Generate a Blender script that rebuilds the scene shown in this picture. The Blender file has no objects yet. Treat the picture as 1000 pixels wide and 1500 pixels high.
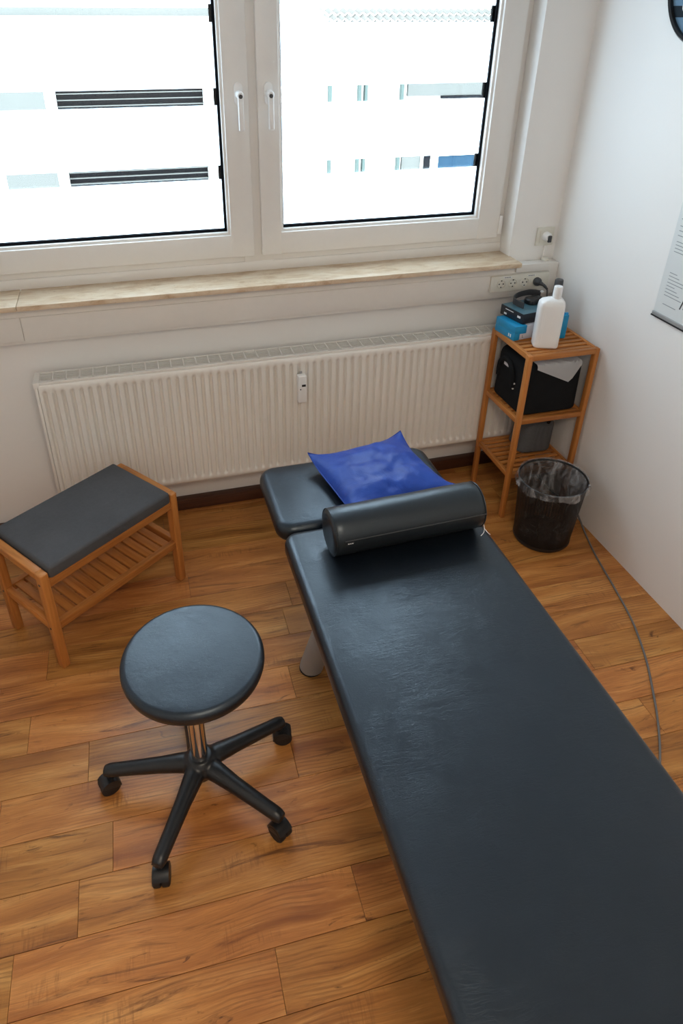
import bpy, bmesh, math, random
from mathutils import Vector, Matrix, Euler
from mathutils import noise as mnoise

random.seed(7)
SC = bpy.context.scene
COL = SC.collection
PI = math.pi

# ------------------------------------------------------------------ camera
def setup_camera():
    yaw, pitch, roll = math.radians(14.851), math.radians(30.669), math.radians(-0.134)
    f, cx, cy = 1011.66, 454.196, 619.734
    ca, sa, cb, sb = math.cos(yaw), math.sin(yaw), math.cos(pitch), math.sin(pitch)
    fwd = Vector((sa*cb, ca*cb, -sb)); right = Vector((ca, -sa, 0)); down = fwd.cross(right)
    r = math.cos(roll)*right + math.sin(roll)*down
    d = -math.sin(roll)*right + math.cos(roll)*down
    cam = bpy.data.cameras.new('camera'); o = bpy.data.objects.new('camera', cam); COL.objects.link(o)
    m = Matrix.Identity(4)
    for i in range(3):
        m[i][0], m[i][1], m[i][2] = r[i], -d[i], -fwd[i]
    m.translation = Vector((-1.82035, -2.65203, 1.98434))
    o.matrix_world = m
    cam.sensor_fit = 'HORIZONTAL'; cam.sensor_width = 36.0; cam.lens = 36.0*f/1000.0
    cam.shift_x = (500-cx)/1000.0; cam.shift_y = (cy-750)/1000.0
    cam.clip_start = 0.02; cam.clip_end = 200
    SC.camera = o
setup_camera()

# ------------------------------------------------------------------ world, exposure
W = bpy.data.worlds.new('sky'); SC.world = W; W.use_nodes = True
bg = W.node_tree.nodes['Background']
bg.inputs['Color'].default_value = (0.84, 0.93, 1.0, 1); bg.inputs['Strength'].default_value = 6.0
SC.view_settings.view_transform = 'Standard'; SC.view_settings.look = 'None'
SC.view_settings.gamma = 1.0; SC.view_settings.use_curve_mapping = False
SC.view_settings.exposure = 1.42
cy_ = SC.cycles
cy_.use_denoising = True
cy_.max_bounces = 9; cy_.diffuse_bounces = 6; cy_.glossy_bounces = 4
cy_.transmission_bounces = 8; cy_.transparent_max_bounces = 16
cy_.caustics_reflective = False; cy_.caustics_refractive = False
cy_.sample_clamp_indirect = 0
cy_.use_adaptive_sampling = True; cy_.adaptive_threshold = 0.02

# ------------------------------------------------------------------ materials
def lin(r, g, b):
    f = lambda c: (c/255/12.92) if c/255 <= 0.04045 else ((c/255+0.055)/1.055)**2.4
    return (f(r), f(g), f(b), 1.0)

class NT:
    def __init__(self, name):
        self.m = bpy.data.materials.new(name); self.m.use_nodes = True
        self.t = self.m.node_tree; self.t.nodes.clear()
        self.out = self.n('ShaderNodeOutputMaterial')
    def n(self, typ, **kw):
        nd = self.t.nodes.new(typ)
        for k, v in kw.items():
            if k in nd.inputs: nd.inputs[k].default_value = v
            else: setattr(nd, k, v)
        return nd
    def l(self, a, b): self.t.links.new(a, b)
    def surf(self, s): self.l(s, self.out.inputs['Surface'])
    def math(self, op, a, b=None, c=None):
        nd = self.n('ShaderNodeMath', operation=op)
        for i, v in enumerate((a, b, c)):
            if v is None: continue
            if isinstance(v, (int, float)): nd.inputs[i].default_value = v
            else: self.l(v, nd.inputs[i])
        return nd.outputs[0]
    def mix(self, fac, a, b, blend='MIX'):
        nd = self.n('ShaderNodeMix', data_type='RGBA', blend_type=blend)
        for s, v in ((nd.inputs[0], fac), (nd.inputs[6], a), (nd.inputs[7], b)):
            if isinstance(v, (int, float)): s.default_value = v
            elif isinstance(v, tuple): s.default_value = v
            else: self.l(v, s)
        return nd.outputs[2]
    def ramp(self, fac, stops, interp='LINEAR'):
        nd = self.n('ShaderNodeValToRGB'); cr = nd.color_ramp; cr.interpolation = interp
        while len(cr.elements) > 1: cr.elements.remove(cr.elements[-1])
        cr.elements[0].position = stops[0][0]; cr.elements[0].color = stops[0][1]
        for p, c in stops[1:]:
            e = cr.elements.new(p); e.color = c
        self.l(fac, nd.inputs[0]); return nd.outputs[0]
    def noise(self, vec, scale, detail=4, rough=0.55, dist=0.0):
        nd = self.n('ShaderNodeTexNoise', Scale=scale, Detail=detail, Roughness=rough, Distortion=dist)
        if vec is not None: self.l(vec, nd.inputs['Vector'])
        return nd.outputs[0]
    def mapping(self, vec, scale=(1, 1, 1), loc=(0, 0, 0), rot=(0, 0, 0)):
        nd = self.n('ShaderNodeMapping'); self.l(vec, nd.inputs[0])
        nd.inputs['Scale'].default_value = scale; nd.inputs['Location'].default_value = loc; nd.inputs['Rotation'].default_value = rot
        return nd.outputs[0]
    def obj(self): return self.n('ShaderNodeTexCoord').outputs['Object']
    def bump(self, h, strength=0.3, dist=0.01):
        nd = self.n('ShaderNodeBump', Strength=strength, Distance=dist); self.l(h, nd.inputs['Height']); return nd.outputs[0]
    def bsdf(self, col, rough=0.5, metal=0.0, spec=0.5, normal=None, **kw):
        nd = self.n('ShaderNodeBsdfPrincipled')
        for s, v in (('Base Color', col), ('Roughness', rough), ('Metallic', metal), ('Specular IOR Level', spec)):
            if isinstance(v, (int, float, tuple)): nd.inputs[s].default_value = v
            else: self.l(v, nd.inputs[s])
        for k, v in kw.items(): nd.inputs[k.replace('_', ' ')].default_value = v
        if normal is not None: self.l(normal, nd.inputs['Normal'])
        return nd.outputs[0]

MAT = {}
def plain(name, col, rough=0.5, metal=0.0, spec=0.5, nscale=None, nstr=0.05, var=0.06, **kw):
    t = NT(name); c = t.obj()
    n = t.noise(c, nscale or 30, 4, 0.6)
    a = tuple(min(1, x*(1-var)) for x in col[:3])+(1,); b = tuple(min(1, x*(1+var)) for x in col[:3])+(1,)
    cc = t.mix(n, a, b)
    nm = t.bump(n, nstr, 0.002) if nstr else None
    t.surf(t.bsdf(cc, rough, metal, spec, nm, **kw)); MAT[name] = t.m; return t.m

def m_wall(name, col, stain):
    t = NT(name); c = t.obj()
    big = t.noise(c, 1.3, 3, 0.5); fine = t.noise(c, 160, 3, 0.6); dirt = t.noise(c, 7, 5, 0.7)
    cc = t.mix(big, col, tuple(x*0.96 for x in col[:3])+(1,))
    cc = t.mix(t.ramp(dirt, [(0.66, (0, 0, 0, 1)), (0.78, (stain,)*3+(1,))]), cc, tuple(x*0.7 for x in col[:3])+(1,))
    t.surf(t.bsdf(cc, 0.75, 0, 0.25, t.bump(fine, 0.12, 0.002))); MAT[name] = t.m
m_wall('wall_paint', (0.87, 0.852, 0.825, 1), 0.10)
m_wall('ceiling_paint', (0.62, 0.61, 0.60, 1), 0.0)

def m_floor():
    t = NT('laminate'); c = t.obj()
    oi = t.n('ShaderNodeObjectInfo'); rnd = oi.outputs['Random']
    off = t.n('ShaderNodeCombineXYZ'); t.l(t.math('MULTIPLY', rnd, 37.0), off.inputs[0]); t.l(t.math('MULTIPLY', rnd, 91.0), off.inputs[1]); t.l(t.math('MULTIPLY', rnd, 13.0), off.inputs[2])
    va = t.n('ShaderNodeVectorMath', operation='ADD'); t.l(c, va.inputs[0]); t.l(off.outputs[0], va.inputs[1]); p = va.outputs[0]
    # warp
    wv = t.n('ShaderNodeTexNoise', Scale=2.2, Detail=2.0); t.l(t.mapping(p, (1, 2.2, 1)), wv.inputs['Vector'])
    w2 = t.n('ShaderNodeVectorMath', operation='SCALE'); t.l(wv.outputs['Color'], w2.inputs[0]); w2.inputs[3].default_value = 0.07
    wp = t.n('ShaderNodeVectorMath', operation='ADD'); t.l(p, wp.inputs[0]); t.l(w2.outputs[0], wp.inputs[1]); pw = wp.outputs[0]
    broad = t.noise(t.mapping(pw, (1.1, 11.0, 1)), 1.5, 4, 0.55, 0.4)
    patch = t.noise(t.mapping(p, (2.2, 5.0, 1)), 1.3, 3, 0.5, 0.3)
    streak = t.noise(t.mapping(pw, (1.8, 24.0, 1)), 1.7, 6, 0.68, 0.7)
    fine = t.noise(t.mapping(pw, (5.0, 130.0, 1)), 3.0, 5, 0.7)
    knot = t.noise(t.mapping(pw, (5.0, 13.0, 1)), 1.8, 5, 0.6, 1.8)
    chat = t.noise(t.mapping(p, (75.0, 7.0, 1)), 1.0, 4, 0.7, 1.2)
    chm = t.ramp(t.noise(t.mapping(p, (3.6, 6.0, 1)), 1.6, 2, 0.5), [(0.58, (0, 0, 0, 1)), (0.68, (1, 1, 1, 1))])
    cath = t.n('ShaderNodeTexWave', Scale=9.0, Distortion=5.5, Detail=3.0, bands_direction='Y'); cath.inputs['Detail Scale'].default_value = 1.2
    t.l(t.mapping(pw, (0.35, 3.2, 1)), cath.inputs['Vector'])
    cam_ = t.ramp(t.noise(t.mapping(p, (1.9, 4.5, 1), (3, 7, 0)), 1.6, 2, 0.5), [(0.50, (0, 0, 0, 1)), (0.62, (1, 1, 1, 1))])
    base = t.ramp(broad, [(0.30, (0.205, 0.066, 0.017, 1)), (0.43, (0.365, 0.134, 0.034, 1)), (0.55, (0.480, 0.195, 0.053, 1)), (0.70, (0.620, 0.300, 0.098, 1))])
    base = t.mix(t.math('MULTIPLY', patch, 0.45), base, (0.320, 0.105, 0.032, 1))
    base = t.mix(t.ramp(streak, [(0.31, (0.9,)*3+(1,)), (0.435, (0, 0, 0, 1))]), base, (0.090, 0.028, 0.010, 1))
    base = t.mix(t.ramp(streak, [(0.56, (0, 0, 0, 1)), (0.72, (0.50,)*3+(1,))]), base, (0.66, 0.33, 0.115, 1))
    base = t.mix(t.ramp(knot, [(0.25, (0.9,)*3+(1,)), (0.35, (0, 0, 0, 1))]), base, (0.060, 0.020, 0.008, 1))
    cl = t.ramp(cath.outputs[1], [(0.62, (0, 0, 0, 1)), (0.86, (1, 1, 1, 1))])
    base = t.mix(t.math('MULTIPLY', t.math('MULTIPLY', cl, cam_), 0.42), base, (0.150, 0.048, 0.015, 1))
    cm = t.math('MULTIPLY', chm, t.ramp(chat, [(0.50, (0, 0, 0, 1)), (0.64, (1, 1, 1, 1))]))
    base = t.mix(t.math('MULTIPLY', cm, 0.50), base, (0.15, 0.050, 0.017, 1))
    base = t.mix(t.ramp(fine, [(0.40, (0.34,)*3+(1,)), (0.60, (0, 0, 0, 1))]), base, (0.19, 0.068, 0.022, 1))
    hs = t.n('ShaderNodeHueSaturation'); t.l(base, hs.inputs['Color'])
    t.l(t.math('MULTIPLY_ADD', rnd, 0.20, 1.16), hs.inputs['Value']); hs.inputs['Saturation'].default_value = 1.01
    t.l(t.math('MULTIPLY_ADD', rnd, -0.010, 0.510), hs.inputs['Hue'])
    rg = t.math('MULTIPLY_ADD', fine, 0.16, 0.27)
    t.surf(t.bsdf(hs.outputs[0], rg, 0, 0.45, t.bump(fine, 0.06, 0.001))); MAT['laminate'] = t.m
m_floor()

def m_wood(name, dark, light, axis='X', rough=0.38):
    t = NT(name); c = t.obj(); oi = t.n('ShaderNodeObjectInfo'); rnd = oi.outputs['Random']
    off = t.n('ShaderNodeCombineXYZ')
    for i, k in enumerate((17.0, 43.0, 29.0)): t.l(t.math('MULTIPLY', rnd, k), off.inputs[i])
    va = t.n('ShaderNodeVectorMath', operation='ADD'); t.l(c, va.inputs[0]); t.l(off.outputs[0], va.inputs[1])
    sc = {'X': (3, 60, 60), 'Y': (60, 3, 60), 'Z': (60, 60, 3)}[axis]
    n = t.noise(t.mapping(va.outputs[0], sc), 1.0, 4, 0.6, 0.4)
    n2 = t.noise(t.mapping(va.outputs[0], tuple(s*0.25 for s in sc)), 1.0, 2, 0.5)
    cc = t.ramp(n, [(0.3, dark), (0.62, light)])
    cc = t.mix(t.math('MULTIPLY', n2, 0.5), cc, dark)
    hs = t.n('ShaderNodeHueSaturation'); t.l(cc, hs.inputs['Color']); t.l(t.math('MULTIPLY_ADD', rnd, 0.26, 0.87), hs.inputs['Value'])
    t.surf(t.bsdf(hs.outputs[0], rough, 0, 0.4, t.bump(n, 0.05, 0.001))); MAT[name] = t.m
BD, BL = (0.37, 0.125, 0.026, 1), (0.60, 0.245, 0.062, 1)
for ax in 'XYZ': m_wood('bamboo_'+ax, BD, BL, ax)
m_wood('skirting_wood', (0.055, 0.020, 0.011, 1), (0.105, 0.040, 0.020, 1), 'X', 0.45)

def m_vinyl(name, col, rough, scale=1.0, bstr=0.35, spec=0.75):
    """embossed artificial leather: short crossing creases in patches over a fine pebble"""
    t = NT(name); c = t.obj()
    wv = t.n('ShaderNodeTexNoise', Scale=7*scale, Detail=3.0); t.l(c, wv.inputs['Vector'])
    w2 = t.n('ShaderNodeVectorMath', operation='SCALE'); t.l(wv.outputs['Color'], w2.inputs[0]); w2.inputs[3].default_value = 0.05
    wp = t.n('ShaderNodeVectorMath', operation='ADD'); t.l(c, wp.inputs[0]); t.l(w2.outputs[0], wp.inputs[1])
    def crease(rot, k):
        n = t.noise(t.mapping(wp.outputs[0], (14*scale*k, 95*scale*k, 60*scale), rot=(0, 0, rot)), 1.0, 3, 0.6, 0.5)
        return t.ramp(t.math('ABSOLUTE', t.math('SUBTRACT', n, 0.5)), [(0.0, (0, 0, 0, 1)), (0.045, (1, 1, 1, 1))])
    m1 = t.ramp(t.noise(c, 9*scale, 3, 0.6), [(0.46, (0, 0, 0, 1)), (0.64, (1, 1, 1, 1))])
    m2 = t.ramp(t.noise(t.mapping(c, (1, 1, 1), (5, 3, 1)), 8*scale, 3, 0.6), [(0.44, (0, 0, 0, 1)), (0.62, (1, 1, 1, 1))])
    h = t.math('ADD', t.math('MULTIPLY', crease(0.75, 1.0), m1), t.math('MULTIPLY', crease(-0.55, 1.3), m2))
    gr = t.noise(c, 330*scale, 2, 0.5)
    h = t.math('ADD', h, t.math('MULTIPLY', gr, 0.55))
    rn = t.math('MULTIPLY_ADD', t.noise(c, 6, 4, 0.6), 0.14, rough-0.07)
    t.surf(t.bsdf(col, rn, 0, spec, t.bump(h, bstr, 0.0022), Specular_Tint=(0.76, 0.89, 1.0, 1))); MAT[name] = t.m
m_vinyl('black_vinyl', (0.0042, 0.0066, 0.0110, 1), 0.33, 1.0, 0.16)
m_vinyl('bolster_vinyl', (0.008, 0.0095, 0.011, 1), 0.38, 1.6, 0.06)
m_vinyl('stool_vinyl', (0.0055, 0.0085, 0.0140, 1), 0.33, 1.6, 0.14)

def m_pillow():
    t = NT('blue_satin'); c = t.obj()
    n = t.noise(t.mapping(c, (1, 1, 1)), 11, 5, 0.65, 1.2)
    n2 = t.noise(c, 60, 4, 0.6, 0.5)
    cc = t.mix(n, (0.004, 0.026, 0.230, 1), (0.014, 0.075, 0.420, 1))
    ro = t.math('MULTIPLY_ADD', n, 0.25, 0.30)
    t.surf(t.bsdf(cc, ro, 0, 0.35, t.bump(t.math('ADD', n, t.math('MULTIPLY', n2, 0.15)), 0.55, 0.006), Sheen_Weight=0.12, Sheen_Roughness=0.35, Sheen_Tint=(0.25, 0.45, 1.0, 1)))
    MAT['blue_satin'] = t.m
m_pillow()

def m_fabric(name, a, b):
    t = NT(name); c = t.obj()
    w1 = t.n('ShaderNodeTexWave', Scale=210.0, bands_direction='X'); t.l(c, w1.inputs['Vector'])
    w2 = t.n('ShaderNodeTexWave', Scale=210.0, bands_direction='Y'); t.l(c, w2.inputs['Vector'])
    n = t.noise(c, 90, 4, 0.7); big = t.noise(c, 6, 3, 0.6)
    f = t.math('MULTIPLY_ADD', t.math('ADD', w1.outputs[1], w2.outputs[1]), 0.12, t.math('MULTIPLY_ADD', big, 0.5, t.math('MULTIPLY', n, 0.35)))
    t.surf(t.bsdf(t.mix(f, a, b), 0.9, 0, 0.2, t.bump(t.math('ADD', w1.outputs[1], w2.outputs[1]), 0.25, 0.0008))); MAT[name] = t.m
m_fabric('grey_fabric', (0.042, 0.043, 0.046, 1), (0.120, 0.121, 0.128, 1))
m_fabric('grey_felt', (0.050, 0.050, 0.052, 1), (0.150, 0.150, 0.155, 1))
m_fabric('black_cloth', (0.004, 0.005, 0.006, 1), (0.013, 0.014, 0.016, 1))

def m_marble():
    t = NT('sill_stone'); c = t.obj()
    n = t.noise(t.mapping(c, (2, 7, 4)), 4, 6, 0.7, 0.8); p = t.noise(c, 75, 4, 0.75)
    cc = t.ramp(n, [(0.32, (0.50, 0.335, 0.195, 1)), (0.5, (0.68, 0.53, 0.37, 1)), (0.7, (0.77, 0.66, 0.51, 1))])
    cc = t.mix(t.ramp(p, [(0.28, (0.6,)*3+(1,)), (0.38, (0, 0, 0, 1))]), cc, (0.24, 0.16, 0.10, 1))
    t.surf(t.bsdf(cc, 0.38, 0, 0.4, t.bump(p, 0.08, 0.002))); MAT['sill_stone'] = t.m
m_marble()

def m_glass():
    t = NT('window_glass'); g = t.n('ShaderNodeBsdfGlossy', Roughness=0.02); tr = t.n('ShaderNodeBsdfTransparent')
    lw = t.n('ShaderNodeFresnel', IOR=1.3); n = t.noise(t.obj(), 2.0, 2); tc = t.mix(n, (0.95, 0.975, 0.97, 1), (0.97, 0.985, 0.985, 1)); t.l(tc, tr.inputs[0])
    mx = t.n('ShaderNodeMixShader'); t.l(lw.outputs[0], mx.inputs[0]); t.l(tr.outputs[0], mx.inputs[1]); t.l(g.outputs[0], mx.inputs[2])
    t.surf(mx.outputs[0]); MAT['window_glass'] = t.m
m_glass()
def m_film():   # frosted film; its own emission stands in for daylight coming through
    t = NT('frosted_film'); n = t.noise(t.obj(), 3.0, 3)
    e = t.n('ShaderNodeEmission', Strength=FILM_GLOW); t.l(t.mix(n, (0.63, 0.83, 1.0, 1), (0.65, 0.84, 1.0, 1)), e.inputs[0])
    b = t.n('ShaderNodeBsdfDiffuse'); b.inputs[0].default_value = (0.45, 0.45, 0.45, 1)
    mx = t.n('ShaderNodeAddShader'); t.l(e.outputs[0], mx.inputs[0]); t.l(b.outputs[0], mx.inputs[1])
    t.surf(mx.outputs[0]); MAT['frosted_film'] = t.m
FILM_GLOW = 2.0
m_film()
def m_mesh():
    t = NT('wire_mesh'); uv = t.n('ShaderNodeTexCoord').outputs['UV']
    sx = t.n('ShaderNodeSeparateXYZ'); t.l(uv, sx.inputs[0])
    def lines(v, k):
        fr = t.math('FRACT', t.math('MULTIPLY', v, k)); return t.math('LESS_THAN', fr, 0.56)
    m = t.math('MAXIMUM', lines(sx.outputs[0], 330.0), lines(sx.outputs[1], 130.0))
    d = t.bsdf((0.008, 0.008, 0.009, 1), 0.45, 0.3, 0.4); tr = t.n('ShaderNodeBsdfTransparent')
    mx = t.n('ShaderNodeMixShader'); t.l(m, mx.inputs[0]); t.l(tr.outputs[0], mx.inputs[1]); t.l(d, mx.inputs[2])
    t.surf(mx.outputs[0]); MAT['wire_mesh'] = t.m
m_mesh()
def m_bag():
    t = NT('clear_liner'); c = t.obj(); n = t.noise(t.mapping(c, (1, 1, 0.45)), 26, 4, 0.6, 1.0)
    tr = t.n('ShaderNodeBsdfTransparent'); tr.inputs[0].default_value = (0.93, 0.93, 0.94, 1)
    d = t.bsdf((0.75, 0.76, 0.78, 1), 0.25, 0, 0.6, t.bump(n, 0.7, 0.012))
    f = t.ramp(n, [(0.44, (0.05,)*3+(1,)), (0.68, (0.45,)*3+(1,))])
    mx = t.n('ShaderNodeMixShader'); t.l(f, mx.inputs[0]); t.l(tr.outputs[0], mx.inputs[1]); t.l(d, mx.inputs[2])
    t.surf(mx.outputs[0]); MAT['clear_liner'] = t.m
m_bag()

plain('frame_white', (0.80, 0.775, 0.74, 1), 0.35, nstr=0.02, var=0.02)
plain('radiator_white', (0.83, 0.80, 0.745, 1), 0.40, nstr=0.02, var=0.02)
plain('trunk_white', (0.78, 0.75, 0.70, 1), 0.45, nstr=0.02, var=0.03)
plain('plate_cream', (0.72, 0.70, 0.62, 1), 0.4, nstr=0.02, var=0.03)
plain('plastic_white', (0.86, 0.86, 0.85, 1), 0.30, nstr=0.02, var=0.02)
plain('dark_gasket', (0.004, 0.005, 0.008, 1), 0.7, spec=0.1, nstr=0.02)
plain('black_plastic', (0.010, 0.011, 0.013, 1), 0.36, nstr=0.04, nscale=200)
plain('black_rubber', (0.009, 0.009, 0.010, 1), 0.6, nstr=0.05, nscale=120)
plain('dark_grey_plastic', (0.045, 0.047, 0.052, 1), 0.4, nstr=0.03)
plain('convector_shaded', (0.16, 0.155, 0.15, 1), 0.6, nstr=0.02)  # fin colour darkened to carry the shade under the top grille
plain('grey_cable', (0.16, 0.155, 0.15, 1), 0.5, nstr=0.02)
plain('grey_steel', (0.33, 0.325, 0.32, 1), 0.42, 0.25, nstr=0.02)
plain('chrome', (0.80, 0.80, 0.82, 1), 0.08, 1.0, nstr=0.0, var=0.01)
plain('box_blue', (0.010, 0.27, 0.52, 1), 0.35, nstr=0.02, var=0.1)
plain('box_teal', (0.07, 0.16, 0.20, 1), 0.3, nstr=0.02, var=0.15)
plain('box_black', (0.010, 0.013, 0.020, 1), 0.35, nstr=0.02, var=0.2)
plain('box_white', (0.62, 0.60, 0.64, 1), 0.45, nstr=0.02, var=0.04)
plain('paper_white', (0.75, 0.75, 0.76, 1), 0.6, nstr=0.03, var=0.03)
plain('poster_paper', (0.70, 0.72, 0.71, 1), 0.35, nstr=0.0, var=0.02)
plain('print_grey', (0.30, 0.32, 0.33, 1), 0.6, nstr=0.0)
plain('print_red', (0.16, 0.015, 0.02, 1), 0.6, nstr=0.0, var=0.3)
plain('print_dark', (0.06, 0.065, 0.07, 1), 0.6, nstr=0.0)
plain('disc_blue', (0.11, 0.20, 0.29, 1), 0.6, spec=0.2, nstr=0.0, var=0.1)
plain('disc_band', (0.014, 0.022, 0.030, 1), 0.7, spec=0.1, nstr=0.0)
plain('facade_white', (0.80, 0.80, 0.79, 1), 0.8, nscale=4, var=0.03)
plain('facade_grey', (0.072, 0.074, 0.072, 1), 0.7, spec=0.1, nscale=4, var=0.03)
plain('pillar_green', (0.045, 0.062, 0.060, 1), 0.7, spec=0.1, nscale=4, var=0.05)
plain('shutter_dark', (0.0022, 0.0026, 0.0046, 1), 0.6, spec=0.05, nscale=4, var=0.1)
plain('pane_blue', (0.004, 0.020, 0.040, 1), 0.5, spec=0.1, nscale=4, var=0.2)
plain('roof_tile', (0.075, 0.072, 0.068, 1), 0.8, spec=0.1, nscale=8, var=0.2)
plain('asphalt', (0.20, 0.20, 0.20, 1), 0.9, nscale=3, var=0.1)
plain('leaf_green', (0.22, 0.34, 0.03, 1), 0.6, nscale=5, var=0.3)

# ------------------------------------------------------------------ mesh helpers
def finish(name, bm, mat, parent=None, loc=None, rot=None, smooth=True, angle=35):
    bmesh.ops.recalc_face_normals(bm, faces=bm.faces[:])
    me = bpy.data.meshes.new(name); bm.to_mesh(me); bm.free()
    o = bpy.data.objects.new(name, me); COL.objects.link(o)
    if mat: me.materials.append(MAT[mat])
    if smooth:
        me.shade_smooth()
        me.set_sharp_from_angle(angle=math.radians(angle))
    if parent: o.parent = parent
    if loc: o.location = loc
    if rot: o.rotation_euler = rot
    return o

def tag(o, label, cat, group=None):
    o['label'] = label; o['category'] = cat
    if group: o['group'] = group
    return o
def struct(o, label=None):
    o['kind'] = 'structure'
    if label: o['label'] = label
    return o
def thing(name, label, cat, loc=(0, 0, 0), rz=0, group=None):
    o = bpy.data.objects.new(name, None); COL.objects.link(o); o.empty_display_size = 0.05
    o.location = loc; o.rotation_euler = (0, 0, rz); return tag(o, label, cat, group)
def dup(o, parent=None, **kw):
    c = o.copy(); COL.objects.link(c)
    if parent: c.parent = parent
    for k, v in kw.items(): setattr(c, k, v)
    return c

def bx(bm, x0, x1, y0, y1, z0, z1, bev=0.0, seg=2):
    r = bmesh.ops.create_cube(bm, size=1.0)
    vs = r['verts']
    bmesh.ops.scale(bm, verts=vs, vec=(abs(x1-x0), abs(y1-y0), abs(z1-z0)))
    bmesh.ops.translate(bm, verts=vs, vec=((x0+x1)/2, (y0+y1)/2, (z0+z1)/2))
    if bev > 0:
        es = {e for v in vs for e in v.link_edges}
        r = bmesh.ops.bevel(bm, geom=list(es), offset=bev, segments=seg, affect='EDGES', profile=0.5)
    return vs
def box(name, x0, x1, y0, y1, z0, z1, mat, parent=None, bev=0.0, seg=2, **kw):
    bm = bmesh.new(); bx(bm, x0, x1, y0, y1, z0, z1, bev, seg); return finish(name, bm, mat, parent, **kw)

def lathe(bm, prof, n=32, centre=(0, 0, 0), cap=True, axis='Z'):
    rings = []
    c = Vector(centre)
    for r, h in prof:
        ring = []
        for i in range(n):
            a = 2*PI*i/n; p = (r*math.cos(a), r*math.sin(a), h)
            if axis == 'X': p = (p[2], p[0], p[1])
            elif axis == 'Y': p = (p[0], p[2], p[1])
            ring.append(bm.verts.new(c+Vector(p)))
        rings.append(ring)
    for a, b in zip(rings, rings[1:]):
        for i in range(n):
            bm.faces.new((a[i], a[(i+1) % n], b[(i+1) % n], b[i]))
    if cap:
        bm.faces.new(rings[0]); bm.faces.new(rings[-1])
    return rings

def frames(pts):
    T = []
    for i in range(len(pts)):
        a = pts[max(0, i-1)]; b = pts[min(len(pts)-1, i+1)]; T.append((b-a).normalized())
    up = Vector((0, 0, 1)) if abs(T[0].z) < 0.9 else Vector((1, 0, 0))
    N = [(up-T[0]*up.dot(T[0])).normalized()]
    for i in range(1, len(pts)):
        n = N[-1]-T[i]*N[-1].dot(T[i]); N.append(n.normalized())
    return T, N
def tube(bm, pts, r, n=10, cap=True):
    pts = [Vector(p) for p in pts]; rr = r if isinstance(r, (list, tuple)) else [r]*len(pts)
    T, N = frames(pts); rings = []
    for p, t, nn, q in zip(pts, T, N, rr):
        b = t.cross(nn); rings.append([bm.verts.new(p+nn*(q*math.cos(2*PI*i/n))+b*(q*math.sin(2*PI*i/n))) for i in range(n)])
    for a, b in zip(rings, rings[1:]):
        for i in range(n): bm.faces.new((a[i], a[(i+1) % n], b[(i+1) % n], b[i]))
    if cap: bm.faces.new(rings[0]); bm.faces.new(rings[-1])
def spline(pts, k=8):
    pts = [Vector(p) for p in pts]; P = [pts[0]]+pts+[pts[-1]]; out = []
    for i in range(1, len(P)-2):
        a, b, c, d = P[i-1], P[i], P[i+1], P[i+2]
        for j in range(k):
            t = j/k
            out.append(0.5*((2*b)+(c-a)*t+(2*a-5*b+4*c-d)*t*t+(3*b-a-3*c+d)*t**3))
    out.append(pts[-1]); return out

def rrect(w, d, r, n=8):
    pts = []
    for (sx, sy, a0) in ((1, 1, 0), (-1, 1, PI/2), (-1, -1, PI), (1, -1, 3*PI/2)):
        for i in range(n+1):
            a = a0+PI/2*i/n; pts.append((sx*(w/2-r)+r*math.cos(a), sy*(d/2-r)+r*math.sin(a)))
    return pts
def slab(bm, w, d, h, rc, re_top, re_bot, crown=0.0, n=8, centre=(0, 0, 0), ne=6):
    """upholstered cushion: rounded outline, rounded edges, gently domed top"""
    cx, cy, cz = centre; levels = []
    for i in range(ne+1):
        a = -PI/2+PI/2*i/ne; levels.append((re_bot*(1-math.cos(a)), -h/2+re_bot*(1+math.sin(a))))
    for i in range(ne+1):
        a = PI/2*i/ne; levels.append((re_top*(1-math.cos(a)), h/2-re_top*(1-math.sin(a))))
    rings = []
    for ins, z in levels:
        rings.append([bm.verts.new((cx+x, cy+y, cz+z)) for x, y in rrect(w-2*ins, d-2*ins, max(0.004, rc-ins), n)])
    last = levels[-1][0]
    for k in (1, 2, 3, 4):
        s = 1-k/5; f = 1-s*s
        rings.append([bm.verts.new((cx+x*s, cy+y*s, cz+h/2+crown*f)) for x, y in rrect(w-2*last, d-2*last, max(0.004, rc-last), n)])
    m = len(rings[0])
    for a, b in zip(rings, rings[1:]):
        for i in range(m): bm.faces.new((a[i], a[(i+1) % m], b[(i+1) % m], b[i]))
    bm.faces.new(rings[0]); bm.faces.new(rings[-1])

# ================================================================== SETTING
RX0, RY0, RH = -2.95, -3.40, 2.55       # room: left wall, wall behind the camera, ceiling
OX0, OX1, OZ0, OZ1 = -2.475, -0.22, 1.052, 2.42   # window opening

floor = box('floor', RX0-0.1, 0.1, RY0-0.1, 0.2, -0.12, -0.010, 'skirting_wood', smooth=False); struct(floor, 'warm brown wood-look laminate floor laid in staggered planks')

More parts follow.
